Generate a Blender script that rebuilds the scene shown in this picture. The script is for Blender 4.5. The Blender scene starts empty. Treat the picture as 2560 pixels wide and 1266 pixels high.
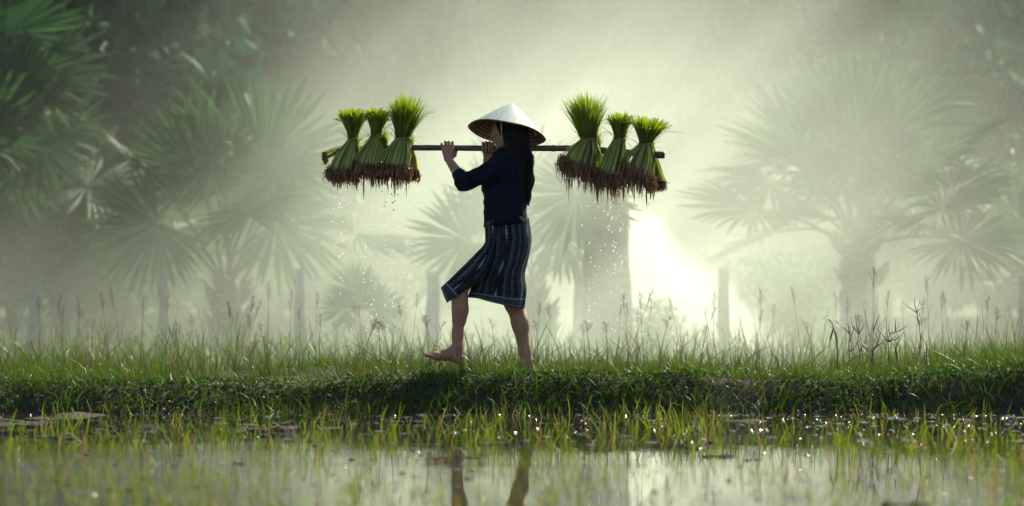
import bpy, math, random
import numpy as np
from mathutils import Vector, Matrix

# ------------------------------------------------------------------ camera, sky, sun, exposure
C = bpy.context.scene
COL = C.collection
R = math.radians
CAM_D, CAM_H, FPX = 24.0, 0.80, 9600.0
SUN_EL, SUN_AZ = R(36), R(33)

cam_data = bpy.data.cameras.new('camera')
cam_data.lens, cam_data.sensor_width = 135, 36
cam_data.clip_start, cam_data.clip_end = 0.5, 600
cam_data.dof.use_dof = True
cam_data.dof.focus_distance = CAM_D
cam_data.dof.aperture_fstop = 2.3
cam = bpy.data.objects.new('camera', cam_data)
cam.location = (0, -CAM_D, CAM_H)
cam.rotation_euler = (R(90) + 67 / FPX, 0, 0)
COL.objects.link(cam)
C.camera = cam

world = bpy.data.worlds.new('World')
C.world = world
world.use_nodes = True
wt = world.node_tree
wt.nodes.clear()
sky = wt.nodes.new('ShaderNodeTexSky')
sky.sky_type = 'NISHITA'
sky.sun_disc = False
sky.sun_elevation, sky.sun_rotation = SUN_EL, SUN_AZ
wb = wt.nodes.new('ShaderNodeBackground')
wb.inputs['Strength'].default_value = 0.10
wo = wt.nodes.new('ShaderNodeOutputWorld')
wt.links.new(sky.outputs[0], wb.inputs[0])
wt.links.new(wb.outputs[0], wo.inputs[0])

sun_dir = Vector((math.sin(SUN_AZ) * math.cos(SUN_EL), math.cos(SUN_AZ) * math.cos(SUN_EL), math.sin(SUN_EL)))
sd = bpy.data.lights.new('sun', 'SUN')
sd.energy, sd.angle, sd.color = 5.0, R(0.5), (1.0, 0.945, 0.735)
so = bpy.data.objects.new('sun', sd)
so.rotation_euler = (-sun_dir).to_track_quat('-Z', 'Y').to_euler()
so.location = (12, 20, 25)
COL.objects.link(so)

C.view_settings.view_transform = 'Standard'
C.view_settings.look = 'None'
C.view_settings.exposure = 0.75
C.view_settings.gamma = 1.0
C.render.engine = 'CYCLES'
cy = C.cycles
cy.max_bounces, cy.diffuse_bounces, cy.glossy_bounces = 7, 2, 3
cy.transmission_bounces, cy.transparent_max_bounces, cy.volume_bounces = 4, 8, 3
cy.use_denoising = True
cy.adaptive_threshold = 0.02
cy.sample_clamp_indirect = 4.0
cy.sample_clamp_direct = 0.0
cy.caustics_reflective = cy.caustics_refractive = False
cy.volume_step_rate = 1.0
cy.volume_max_steps = 256

rng = np.random.default_rng(11)
random.seed(5)


def P(px, py, Y=0.0):
    """a point of the photo (2560 wide) at the depth plane Y -> world"""
    d = (Y + CAM_D) / FPX
    return np.array([(px - 1280) * d, Y, CAM_H - (py - 700) * d])


# ------------------------------------------------------------------ object helpers
def tag(o, label=None, cat=None, group=None, kind=None):
    if label: o['label'] = label
    if cat: o['category'] = cat
    if group: o['group'] = group
    if kind: o['kind'] = kind
    return o


def empty(name, loc=(0, 0, 0), rz=0.0):
    o = bpy.data.objects.new(name, None)
    o.location = loc
    o.rotation_euler = (0, 0, rz)
    o.empty_display_size = 0.1
    COL.objects.link(o)
    return o


def copy_tree(o, parent=None):
    c = o.copy()
    COL.objects.link(c)
    c.parent = parent
    for ch in list(o.children):
        copy_tree(ch, c)
    return c


class MB:
    """collects vertices / faces (+ per-vertex tint and t, per-vertex uv) and links them as ONE mesh object"""
    def __init__(s):
        s.v, s.f4, s.f3, s.tint, s.t, s.uv, s.n = [], [], [], [], [], [], 0

    def add(s, v, quads=None, tris=None, tint=0.5, t=0.0, uv=None):
        v = np.asarray(v, float).reshape(-1, 3)
        m = len(v)
        s.v.append(v)
        if quads is not None and len(quads): s.f4.append(np.asarray(quads, int) + s.n)
        if tris is not None and len(tris): s.f3.append(np.asarray(tris, int) + s.n)
        s.tint.append(np.broadcast_to(np.asarray(tint, float), (m,)).copy())
        s.t.append(np.broadcast_to(np.asarray(t, float), (m,)).copy())
        s.uv.append(np.zeros((m, 2)) if uv is None else np.asarray(uv, float))
        s.n += m

    def mesh(s, name, mat, smooth=True):
        me = bpy.data.meshes.new(name)
        v = np.concatenate(s.v)
        q = np.concatenate(s.f4) if s.f4 else np.zeros((0, 4), int)
        t = np.concatenate(s.f3) if s.f3 else np.zeros((0, 3), int)
        loops = np.concatenate([q.ravel(), t.ravel()])
        starts = np.concatenate([np.arange(len(q)) * 4, len(q) * 4 + np.arange(len(t)) * 3])
        me.vertices.add(len(v))
        me.vertices.foreach_set('co', v.ravel())
        me.loops.add(len(loops))
        me.loops.foreach_set('vertex_index', loops.astype(np.int32))
        me.polygons.add(len(starts))
        me.polygons.foreach_set('loop_start', starts.astype(np.int32))
        me.update(calc_edges=True)
        a = me.attributes.new('tint', 'FLOAT', 'POINT'); a.data.foreach_set('value', np.concatenate(s.tint).astype(np.float32))
        a = me.attributes.new('t', 'FLOAT', 'POINT'); a.data.foreach_set('value', np.concatenate(s.t).astype(np.float32))
        ul = me.uv_layers.new(name='UVMap')
        ul.data.foreach_set('uv', np.concatenate(s.uv)[loops].ravel().astype(np.float32))
        me.polygons.foreach_set('use_smooth', np.full(len(starts), smooth))
        me.validate()
        me.update()
        if mat: me.materials.append(mat)
        return me

    def build(s, name, mat, parent=None, smooth=True):
        o = bpy.data.objects.new(name, s.mesh(name, mat, smooth))
        COL.objects.link(o)
        if parent is not None: o.parent = parent
        return o


def shift(v, root):
    return np.asarray(v, float) - np.asarray(root, float)


def tube(mb, pts, rad, n=8, tint=0.5, cap=True, jitter=0.0):
    pts = np.asarray(pts, float)
    rad = np.broadcast_to(np.asarray(rad, float), (len(pts),))
    tan = np.gradient(pts, axis=0)
    tan /= np.linalg.norm(tan, axis=1)[:, None] + 1e-9
    ref = np.array([0, 0, 1.0]) if abs(tan[0][2]) < 0.9 else np.array([1.0, 0, 0])
    vs, L = [], 0
    tt = np.linspace(0, 1, len(pts))
    a = np.arange(n) / n * 2 * math.pi
    for i in range(len(pts)):
        u = np.cross(tan[i], ref); u /= np.linalg.norm(u) + 1e-9
        w = np.cross(tan[i], u)
        ref = np.cross(u, tan[i])
        rr = rad[i] * (1 + jitter * (rng.random(n) - .5))
        vs.append(pts[i] + np.outer(np.cos(a) * rr, u) + np.outer(np.sin(a) * rr, w))
    v = np.concatenate(vs)
    i, j = np.meshgrid(np.arange(len(pts) - 1), np.arange(n), indexing='ij')
    q = np.stack([i * n + j, i * n + (j + 1) % n, (i + 1) * n + (j + 1) % n, (i + 1) * n + j], -1).reshape(-1, 4)
    tris = []
    if cap:
        v = np.concatenate([v, pts[:1], pts[-1:]])
        c0, c1 = len(pts) * n, len(pts) * n + 1
        b = (len(pts) - 1) * n
        for k in range(n):
            tris.append((c0, (k + 1) % n, k)); tris.append((c1, b + k, b + (k + 1) % n))
    t = np.concatenate([np.repeat(tt, n), [0, 1]]) if cap else np.repeat(tt, n)
    uv = np.zeros((len(v), 2)); uv[:len(pts) * n, 0] = np.tile(np.arange(n) / n, len(pts)); uv[:, 1] = t
    mb.add(v, q, tris, tint, t, uv)


def ribbons(mb, ctrl, width, tint, side=None, taper=0.15, point=True):
    """ctrl (N,S,3) centre lines -> flat tapering strips; width (N,)"""
    N, S, _ = ctrl.shape
    tan = np.gradient(ctrl, axis=1)
    if side is None:
        a = rng.random(N) * 2 * math.pi
        side = np.stack([np.cos(a), np.sin(a), np.zeros(N)], -1)
    sd_ = side[:, None, :] - tan * (np.sum(side[:, None, :] * tan, -1) / (np.sum(tan * tan, -1) + 1e-12))[..., None]
    sd_ /= np.linalg.norm(sd_, axis=-1)[..., None] + 1e-9
    tt = np.linspace(0, 1, S)
    prof = (0.7 + 0.3 * np.sin(np.minimum(tt * 2.2, math.pi / 2))) * (1 - np.clip((tt - .45) / .55, 0, 1) ** 1.6 * (1 - taper)) if point else np.ones(S)
    w = width[:, None, None] * prof[None, :, None] * .5
    v = np.stack([ctrl - sd_ * w, ctrl + sd_ * w], 2).reshape(-1, 3)
    b = (np.arange(N) * S * 2)[:, None] + (np.arange(S - 1) * 2)[None, :]
    q = np.stack([b, b + 1, b + 3, b + 2], -1).reshape(-1, 4)
    mb.add(v, q, None, np.repeat(tint, S * 2), np.tile(np.repeat(tt, 2), N))


def blades(mb, root, length, width, lean=0.35, droop=0.5, S=5, az=None, tint=None):
    """grass blades rising from root (N,3)"""
    N = len(root)
    az = rng.random(N) * 2 * math.pi if az is None else az
    le = np.abs(rng.normal(0, lean, N))
    dr = rng.random(N) * droop
    tt = np.linspace(0, 1, S)
    ang = le[:, None] + dr[:, None] * tt[None, :] ** 1.5 * 1.6
    ds = length[:, None] / (S - 1)
    out = np.cumsum(np.sin(ang) * ds, 1) - np.sin(ang[:, :1]) * ds
    up = np.cumsum(np.cos(ang) * ds, 1) - np.cos(ang[:, :1]) * ds
    ctrl = np.stack([root[:, 0:1] + out * np.cos(az)[:, None], root[:, 1:2] + out * np.sin(az)[:, None], root[:, 2:3] + up], -1)
    ribbons(mb, ctrl, width, rng.random(N) if tint is None else tint)
    return ctrl


def catmull(pts, n):
    p = np.asarray(pts, float)
    p = np.concatenate([2 * p[:1] - p[1:2], p, 2 * p[-1:] - p[-2:-1]])
    k = len(p) - 3
    u = np.linspace(0, k - 1e-6, n)
    i = u.astype(int); f = (u - i)[:, None]
    a, b, c, d = p[i], p[i + 1], p[i + 2], p[i + 3]
    return .5 * (2 * b + (c - a) * f + (2 * a - 5 * b + 4 * c - d) * f ** 2 + (3 * b - a - 3 * c + d) * f ** 3)


# ------------------------------------------------------------------ distance-field bodies -> one continuous surface
def sdf_build(prims, voxel, cut=None, disp=None):
    """prims: ('c', a, b, r1, r2, k) round cone | ('e', centre, radii, k, rot3x3 or None). Returns verts, quads (surface nets)."""
    lo, hi = [], []
    for p in prims:
        if p[0] == 'c':
            r = max(p[3], p[4]); lo.append(np.minimum(p[1], p[2]) - r); hi.append(np.maximum(p[1], p[2]) + r)
        else:
            r = max(p[2]); lo.append(np.asarray(p[1]) - r); hi.append(np.asarray(p[1]) + r)
    lo, hi = np.min(lo, 0) - 4 * voxel, np.max(hi, 0) + 4 * voxel
    n = np.ceil((hi - lo) / voxel).astype(int) + 1
    F = np.full(n, 1.0, np.float32)
    ax = [lo[i] + np.arange(n[i]) * voxel for i in range(3)]
    for p in prims:
        k = p[5] if p[0] == 'c' else p[3]
        if p[0] == 'c':
            r = max(p[3], p[4]); l, h = np.minimum(p[1], p[2]) - r, np.maximum(p[1], p[2]) + r
        else:
            r = max(p[2]); l, h = np.asarray(p[1]) - r, np.asarray(p[1]) + r
        m = k + 3 * voxel
        i0 = np.maximum(((l - m - lo) / voxel).astype(int), 0); i1 = np.minimum(((h + m - lo) / voxel).astype(int) + 2, n)
        X, Y, Z = np.meshgrid(*[ax[i][i0[i]:i1[i]] for i in range(3)], indexing='ij', sparse=True)
        if p[0] == 'c':
            a, b, r1, r2 = np.asarray(p[1], float), np.asarray(p[2], float), p[3], p[4]
            ba = b - a; l2 = max(ba @ ba, 1e-9)
            t = np.clip(((X - a[0]) * ba[0] + (Y - a[1]) * ba[1] + (Z - a[2]) * ba[2]) / l2, 0, 1)
            d = np.sqrt((X - a[0] - t * ba[0]) ** 2 + (Y - a[1] - t * ba[1]) ** 2 + (Z - a[2] - t * ba[2]) ** 2) - (r1 + (r2 - r1) * t)
        else:
            c, rr = np.asarray(p[1], float), np.asarray(p[2], float)
            x, y, z = X - c[0], Y - c[1], Z - c[2]
            if p[4] is not None:
                M = p[4]
                x, y, z = M[0][0] * x + M[0][1] * y + M[0][2] * z, M[1][0] * x + M[1][1] * y + M[1][2] * z, M[2][0] * x + M[2][1] * y + M[2][2] * z
            k0 = np.sqrt((x / rr[0]) ** 2 + (y / rr[1]) ** 2 + (z / rr[2]) ** 2)
            k1 = np.sqrt((x / rr[0] ** 2) ** 2 + (y / rr[1] ** 2) ** 2 + (z / rr[2] ** 2) ** 2)
            d = k0 * (k0 - 1) / (k1 + 1e-6)
        sl = tuple(slice(i0[i], i1[i]) for i in range(3))
        S = F[sl]
        if k > 1e-6:
            hh = np.maximum(k - np.abs(S - d), 0) / k
            F[sl] = np.minimum(S, d) - hh * hh * k * .25
        else:
            F[sl] = np.minimum(S, d)
    if disp is not None or cut is not None:
        X, Y, Z = np.meshgrid(*ax, indexing='ij', sparse=True)
        if disp is not None: F = F + disp(X, Y, Z)
        if cut is not None: F = np.maximum(F, cut(X, Y, Z))
    F = F.astype(np.float32)
    ins = F < 0
    nx, ny, nz = n
    acc = np.zeros((nx - 1, ny - 1, nz - 1, 3), np.float32); cnt = np.zeros((nx - 1, ny - 1, nz - 1), np.float32)
    corner = [(i, j, k) for i in (0, 1) for j in (0, 1) for k in (0, 1)]
    for a in corner:
        for d in range(3):
            if a[d]: continue
            b = list(a); b[d] = 1
            A = F[a[0]:nx - 1 + a[0], a[1]:ny - 1 + a[1], a[2]:nz - 1 + a[2]]
            B = F[b[0]:nx - 1 + b[0], b[1]:ny - 1 + b[1], b[2]:nz - 1 + b[2]]
            cr = (A < 0) != (B < 0)
            t = np.where(cr, A / np.where(cr, A - B, 1), 0)
            for e in range(3):
                acc[..., e] += cr * ((a[e] + t) if e == d else a[e])
            cnt += cr
    act = cnt > 0
    idx = np.full(act.shape, -1, int)
    idx[act] = np.arange(act.sum())
    ijk = np.argwhere(act)
    verts = lo + (ijk + acc[act] / cnt[act][:, None]) * voxel
    quads = []
    for d in range(3):
        e, f = (d + 1) % 3, (d + 2) % 3
        s0 = [slice(1, m - 1) for m in n]; s0[d] = slice(0, n[d] - 1)
        s1 = list(s0); s1[d] = slice(1, n[d])
        A, B = ins[tuple(s0)], ins[tuple(s1)]
        for sign in (0, 1):
            w = np.argwhere((A & ~B) if sign == 0 else (~A & B))
            if not len(w): continue
            base = w.copy()
            base[:, e] += 1; base[:, f] += 1

            def cell(de, df):
                c = base.copy(); c[:, e] -= de; c[:, f] -= df
                return idx[c[:, 0], c[:, 1], c[:, 2]]
            q = np.stack([cell(1, 1), cell(0, 1), cell(0, 0), cell(1, 0)], -1)
            quads.append(q if sign == 0 else q[:, ::-1])
    return verts, np.concatenate(quads)


def cap_(a, b, r1, r2, k=0.02):
    return ('c', np.asarray(a, float), np.asarray(b, float), r1, r2, k)


# ------------------------------------------------------------------ materials
class NT:
    def __init__(s, name):
        s.m = bpy.data.materials.new(name); s.m.use_nodes = True
        s.t = s.m.node_tree; s.t.nodes.clear()
        s.out = s.n('ShaderNodeOutputMaterial')

    def n(s, kind, **kw):
        nd = s.t.nodes.new(kind)
        for k, v in kw.items(): setattr(nd, k, v)
        return nd

    def put(s, sock, v):
        if hasattr(v, 'is_linked') or isinstance(v, bpy.types.NodeSocket): s.t.links.new(v, sock)
        elif isinstance(v, (tuple, list)) and len(v) == 3 and sock.type == 'RGBA': sock.default_value = (*v, 1)
        else: sock.default_value = v

    def math(s, op, a, b=0.0, c=0.0):
        nd = s.n('ShaderNodeMath', operation=op)
        for i, x in enumerate((a, b, c)): s.put(nd.inputs[i], x)
        return nd.outputs[0]

    def mix(s, f, a, b):
        nd = s.n('ShaderNodeMix', data_type='RGBA')
        s.put(nd.inputs[0], f); s.put(nd.inputs[6], a); s.put(nd.inputs[7], b)
        return nd.outputs[2]

    def noise(s, scale, detail=3, vec=None, rough=.55):
        nd = s.n('ShaderNodeTexNoise')
        nd.inputs['Scale'].default_value = scale; nd.inputs['Detail'].default_value = detail; nd.inputs['Roughness'].default_value = rough
        if vec is not None: s.put(nd.inputs['Vector'], vec)
        return nd.outputs[0]

    def attr(s, name):
        return s.n('ShaderNodeAttribute', attribute_name=name).outputs['Fac']

    def ramp(s, f, lo, hi):
        nd = s.n('ShaderNodeMapRange'); nd.interpolation_type = 'SMOOTHSTEP'
        s.put(nd.inputs[0], f); nd.inputs[1].default_value = lo; nd.inputs[2].default_value = hi
        return nd.outputs[0]

    def obj(s, scale=(1, 1, 1)):
        tc = s.n('ShaderNodeTexCoord'); mp = s.n('ShaderNodeMapping'); mp.inputs['Scale'].default_value = scale
        s.t.links.new(tc.outputs['Object'], mp.inputs[0])
        return mp.outputs[0]

    def bump(s, h, strength, dist=0.01):
        nd = s.n('ShaderNodeBump'); nd.inputs['Strength'].default_value = strength; nd.inputs['Distance'].default_value = dist
        s.put(nd.inputs['Height'], h)
        return nd.outputs[0]

    def bsdf(s, color, rough=.7, spec=.3, normal=None, **kw):
        b = s.n('ShaderNodeBsdfPrincipled')
        s.put(b.inputs['Base Color'], color); s.put(b.inputs['Roughness'], rough); b.inputs['Specular IOR Level'].default_value = spec
        if normal is not None: s.t.links.new(normal, b.inputs['Normal'])
        for k, v in kw.items(): s.put(b.inputs[k.replace('_', ' ')], v)
        return b.outputs[0]

    def done(s, sh):
        s.t.links.new(sh, s.out.inputs[0])
        return s.m


def leaf_mat(name, base, tip, dry=None, trans=.4, rough=.45, spec=.35, dry_amt=.12, glow=1.5):
    m = NT(name)
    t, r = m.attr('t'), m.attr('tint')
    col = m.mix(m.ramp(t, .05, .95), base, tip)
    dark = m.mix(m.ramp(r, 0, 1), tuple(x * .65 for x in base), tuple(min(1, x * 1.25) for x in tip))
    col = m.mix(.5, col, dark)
    if dry is not None:
        col = m.mix(m.ramp(r, 1 - dry_amt - .03, 1 - dry_amt + .03), col, dry)
    b = m.bsdf(col, rough, spec)
    tr = m.n('ShaderNodeBsdfTranslucent')
    tc = m.n('ShaderNodeHueSaturation'); tc.inputs['Saturation'].default_value = 1.15; tc.inputs['Value'].default_value = glow
    m.t.links.new(col, tc.inputs['Color']); m.t.links.new(tc.outputs[0], tr.inputs[0])
    mx = m.n('ShaderNodeMixShader'); mx.inputs[0].default_value = trans
    m.t.links.new(b, mx.inputs[1]); m.t.links.new(tr.outputs[0], mx.inputs[2])
    return m.done(mx.outputs[0])


M = {}
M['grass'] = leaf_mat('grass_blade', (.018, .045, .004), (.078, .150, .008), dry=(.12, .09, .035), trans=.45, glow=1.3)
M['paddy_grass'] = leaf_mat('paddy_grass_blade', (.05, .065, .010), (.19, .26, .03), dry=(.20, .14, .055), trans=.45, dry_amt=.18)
M['creeper'] = leaf_mat('creeper_leaf', (.026, .068, .010), (.062, .135, .018), trans=.3, rough=.6, spec=.18, dry=(.08, .05, .02), dry_amt=.06)
M['stalk'] = leaf_mat('dry_stalk', (.09, .10, .04), (.20, .14, .09), trans=.2)
M['seedling_leaf'] = leaf_mat('seedling_leaf', (.085, .140, .012), (.25, .34, .03), trans=.5, dry=(.26, .22, .06), dry_amt=.08)
M['seedling_stalk'] = leaf_mat('seedling_stalk', (.60, .62, .20), (.22, .32, .05), trans=.35, dry=(.14, .13, .04), dry_amt=.22)
M['root'] = leaf_mat('wet_root', (.15, .075, .034), (.27, .14, .06), trans=.2, rough=.3, spec=.5)
M['tree_leaf'] = leaf_mat('tree_leaf', (.018, .060, .034), (.030, .090, .044), trans=.2, rough=.7, spec=.1)
M['shrub_leaf'] = leaf_mat('shrub_leaf', (.035, .085, .02), (.06, .125, .028), trans=.3, rough=.65, spec=.12)
M['palm_leaf'] = leaf_mat('palm_leaf', (.020, .058, .026), (.048, .100, .036), trans=.28, rough=.6, spec=.12)
M['dry_stem'] = leaf_mat('dry_stem', (.040, .050, .018), (.13, .085, .055), trans=.35)
M['bush_twig'] = leaf_mat('dark_twig', (.02, .018, .014), (.03, .026, .02), trans=.05)


def simple(name, c1, c2, scale, rough=.8, spec=.3, bump=.3, detail=5, stretch=(1, 1, 1), dist=.01):
    m = NT(name)
    v = m.obj(stretch)
    f = m.noise(scale, detail, v)
    return m.done(m.bsdf(m.mix(m.ramp(f, .3, .7), c1, c2), rough, spec, m.bump(f, bump, dist)))


M['bark'] = simple('palm_bark', (.10, .085, .065), (.20, .17, .13), 9, stretch=(1, 1, 3))
M['post'] = simple('weathered_wood', (.16, .15, .13), (.30, .27, .24), 14, stretch=(4, 4, .6))
M['petiole'] = simple('palm_petiole', (.07, .10, .04), (.12, .14, .06), 8)
M['wire'] = simple('rusty_wire', (.10, .07, .05), (.2, .17, .15), 40, rough=.5)
M['bamboo'] = simple('dark_bamboo', (.045, .030, .020), (.13, .085, .055), 22, rough=.4, spec=.4, bump=.25, stretch=(.12, 1, 1))
M['hair'] = simple('black_hair', (.003, .003, .004), (.007, .006, .005), 60, rough=.55, spec=.08, bump=.2, stretch=(1, 1, .06))
M['fibre'] = simple('palm_fibre_tie', (.22, .17, .08), (.36, .28, .13), 60, rough=.7)
M['mud'] = simple('wet_mud', (.022, .015, .010), (.055, .038, .026), 40, rough=.8, spec=.15, bump=1.0, dist=.02)
M['film'] = simple('floating_film', (.05, .05, .035), (.16, .17, .13), 30, rough=.2, spec=.6, bump=.6)
M['wet_crumb'] = simple('wet_crumb', (.022, .015, .010), (.055, .038, .026), 40, rough=.22, spec=.7, bump=.5)
M['soil'] = simple('bank_soil', (.030, .022, .014), (.06, .042, .028), 9, rough=.85, bump=.8)
M['eye'] = simple('eye_dark', (.006, .005, .004), (.01, .008, .006), 20, rough=.15)


def make_skin():
    m = NT('brown_skin')
    v = m.obj()
    f = m.noise(7, 3, v); g = m.noise(220, 2, v)
    col = m.mix(m.ramp(f, .3, .7), (.31, .16, .09), (.39, .205, .12))
    sp = m.n('ShaderNodeSeparateXYZ'); m.t.links.new(m.obj(), sp.inputs[0])
    splash = m.ramp(m.math('ADD', m.math('MULTIPLY', sp.outputs[2], -6.0), m.math('MULTIPLY', m.noise(38, 4, v), 1.3)), .15, .75)
    col = m.mix(m.math('MULTIPLY', splash, .6), col, (.11, .075, .05))
    return m.done(m.bsdf(col, .48, .4, m.bump(g, .12, .002), Subsurface_Weight=.12, Subsurface_Radius=(.012, .005, .003), Subsurface_Scale=.6))


def make_lip():
    m = NT('lip'); return m.done(m.bsdf((.26, .09, .08), .4, .4))


def make_blouse():
    m = NT('indigo_cotton')
    v = m.obj()
    wv = m.noise(420, 2, v); f = m.noise(5, 4, v)
    col = m.mix(m.ramp(f, .3, .75), (.0025, .005, .012), (.005, .010, .022))
    return m.done(m.bsdf(col, .9, .06, m.bump(wv, .35, .002), Sheen_Weight=.0))


def make_skirt():
    m = NT('ikat_cotton')
    uv = m.n('ShaderNodeUVMap'); sp = m.n('ShaderNodeSeparateXYZ'); m.t.links.new(uv.outputs[0], sp.inputs[0])
    u0, v = sp.outputs[0], sp.outputs[1]
    nz = m.noise(90, 2, m.obj())
    jit = m.math('MULTIPLY', m.math('SUBTRACT', nz, .5), .006)
    u = m.math('ADD', u0, jit)

    def band(per, c, w):
        return m.math('LESS_THAN', m.math('ABSOLUTE', m.math('SUBTRACT', m.math('FRACT', m.math('DIVIDE', u, per)), c)), w)

    def mx(a, b): return m.math('MAXIMUM', a, b)
    fine = mx(band(.048, .12, .030), band(.048, .55, .022))
    fine2 = band(.024, .5, .05)
    dash = m.math('MULTIPLY', band(.048, .33, .085), m.math('LESS_THAN', m.math('FRACT', m.math('DIVIDE', v, .011)), .5))
    # ikat arrow motifs
    fu = m.math('ABSOLUTE', m.math('MULTIPLY', m.math('SUBTRACT', m.math('FRACT', m.math('DIVIDE', u, .165)), .5), .165))
    fv = m.math('MULTIPLY', m.math('SUBTRACT', m.math('FRACT', m.math('ADD', m.math('DIVIDE', v, .205), .15)), .5), .205)
    zig = m.math('MULTIPLY', m.math('PINGPONG', m.math('MULTIPLY', fv, 1.0), .010), .45)
    wid = m.math('ADD', m.math('SUBTRACT', .0045, m.math('MULTIPLY', m.math('ABSOLUTE', fv), .13)), zig)
    motif = m.math('LESS_THAN', fu, wid)
    field = m.math('LESS_THAN', fu, .016)
    # hem bands
    hem = m.attr('tint')
    border = m.math('LESS_THAN', m.math('ABSOLUTE', m.math('SUBTRACT', hem, .905)), .010)
    border2 = m.math('LESS_THAN', m.math('ABSOLUTE', m.math('SUBTRACT', hem, .985)), .006)
    inband = m.math('GREATER_THAN', hem, .918)
    lines = m.math('LESS_THAN', m.math('FRACT', m.math('MULTIPLY', hem, 70.0)), .3)
    cloth = m.mix(m.ramp(m.noise(12, 3, m.obj()), .3, .7), (.005, .008, .013), (.009, .014, .020))
    c = m.mix(fine2, cloth, (.05, .068, .08))
    c = m.mix(m.math('MULTIPLY', fine, m.ramp(m.noise(45, 3, m.obj()), .35, .62)), c, (.14, .18, .185))
    c = m.mix(dash, c, (.11, .145, .155))
    c = m.mix(field, c, (.010, .014, .020))
    c = m.mix(motif, c, (.17, .21, .21))
    c = m.mix(inband, c, m.mix(lines, (.018, .03, .042), (.07, .10, .11)))
    c = m.mix(mx(border, border2), c, (.13, .165, .16))
    wv = m.noise(380, 2, m.obj())
    return m.done(m.bsdf(c, .9, .07, m.bump(wv, .3, .002)))


def make_hat(inner=False):
    m = NT('woven_palm_leaf_inside' if inner else 'woven_palm_leaf')
    uv = m.n('ShaderNodeUVMap'); sp = m.n('ShaderNodeSeparateXYZ'); m.t.links.new(uv.outputs[0], sp.inputs[0])
    u, v = sp.outputs[0], sp.outputs[1]
    cx = m.n('ShaderNodeCombineXYZ'); m.put(cx.inputs[0], m.math('MULTIPLY', u, 120.0)); m.put(cx.inputs[1], m.math('MULTIPLY', v, 3.0))
    fib = m.noise(1.0, 3, cx.outputs[0])
    ring = m.math('PINGPONG', m.math('MULTIPLY', v, 17.0), .5)
    stitch = m.math('LESS_THAN', ring, .045)
    leafedge = m.math('LESS_THAN', m.math('FRACT', m.math('ADD', m.math('MULTIPLY', u, 26.0), m.math('MULTIPLY', v, .8))), .06)
    blot = m.ramp(m.noise(16, 4, m.obj()), .62, .72)
    if inner:
        col = m.mix(m.ramp(fib, .3, .7), (.30, .21, .13), (.42, .31, .20))
    else:
        col = m.mix(m.ramp(fib, .3, .7), (.36, .43, .37), (.52, .57, .50))
        col = m.mix(m.math('MULTIPLY', stitch, .8), col, (.22, .25, .21))
        col = m.mix(m.math('MULTIPLY', leafedge, .6), col, (.24, .28, .23))
        col = m.mix(m.math('MULTIPLY', blot, .5), col, (.22, .21, .15))
    h = m.math('ADD', m.math('MULTIPLY', fib, .6), m.math('MULTIPLY', ring, 1.2))
    b = m.bsdf(col, .6, .3, m.bump(h, .5, .003))
    return m.done(b)


M['skin'] = make_skin(); M['lip'] = make_lip(); M['blouse'] = make_blouse(); M['skirt'] = make_skirt()
M['hat'] = make_hat(); M['hat_in'] = make_hat(True)
M['hat_rib'] = simple('bamboo_rib', (.05, .028, .016), (.10, .055, .03), 50, rough=.6)
M['strap'] = simple('pale_ribbon', (.34, .36, .26), (.42, .43, .32), 80, rough=.8)


def make_water():
    m = NT('paddy_water')
    v = m.obj((1, .55, 1))
    n1 = m.noise(1.1, 2, v); n2 = m.noise(9, 3, v)
    patch = m.ramp(m.noise(.55, 3, m.obj((.5, 1.6, 1))), .50, .68)
    h = m.math('ADD', m.math('MULTIPLY', n1, .6), m.math('MULTIPLY', m.math('MULTIPLY', n2, patch), .45))
    film = m.ramp(m.noise(2.4, 5, m.obj((.6, 2.2, 1))), .60, .74)
    col = m.mix(film, (.035, .026, .016), (.13, .12, .085))
    rough = m.math('ADD', .025, m.math('MULTIPLY', film, .16))
    return m.done(m.bsdf(col, rough, .5, m.bump(h, .16, .02), IOR=1.33))


M['water'] = make_water()


def make_field():
    m = NT('field_ground')
    f = m.noise(.6, 5, m.obj()); g = m.noise(7, 4, m.obj())
    c = m.mix(m.ramp(f, .35, .65), (.045, .075, .022), (.08, .10, .035))
    c = m.mix(m.ramp(g, .55, .75), c, (.10, .085, .05))
    return m.done(m.bsdf(c, .9, .2, m.bump(g, .6, .03)))


M['field'] = make_field()


def make_drop():
    m = NT('water_drop')
    g = m.bsdf((.9, .92, .9), .05, .6, IOR=1.33)
    t = m.n('ShaderNodeBsdfTranslucent'); t.inputs[0].default_value = (.95, .96, .93, 1)  # whitish translucent body stands in for sunlight refracted by the drop
    mx = m.n('ShaderNodeMixShader'); mx.inputs[0].default_value = .9
    m.t.links.new(g, mx.inputs[1]); m.t.links.new(t.outputs[0], mx.inputs[2])
    return m.done(mx.outputs[0])


M['drop'] = make_drop()


# ------------------------------------------------------------------ terrain, water
def vnoise(x, y, seed=0):
    """cheap smooth value noise on arrays"""
    x = np.asarray(x, float); y = np.asarray(y, float)
    xi, yi = np.floor(x).astype(int), np.floor(y).astype(int)
    fx, fy = x - xi, y - yi
    fx, fy = fx * fx * (3 - 2 * fx), fy * fy * (3 - 2 * fy)

    def h(i, j):
        n = (i * 374761393 + j * 668265263 + seed * 2147483647) & 0xffffffff
        n = ((n ^ (n >> 13)) * 1274126177) & 0xffffffff
        return ((n ^ (n >> 16)) & 0xffff) / 65535.0
    return (h(xi, yi) * (1 - fx) + h(xi + 1, yi) * fx) * (1 - fy) + (h(xi, yi + 1) * (1 - fx) + h(xi + 1, yi + 1) * fx) * fy


def sstep(a, b, x):
    t = np.clip((x - a) / (b - a), 0, 1)
    return t * t * (3 - 2 * t)


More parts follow.
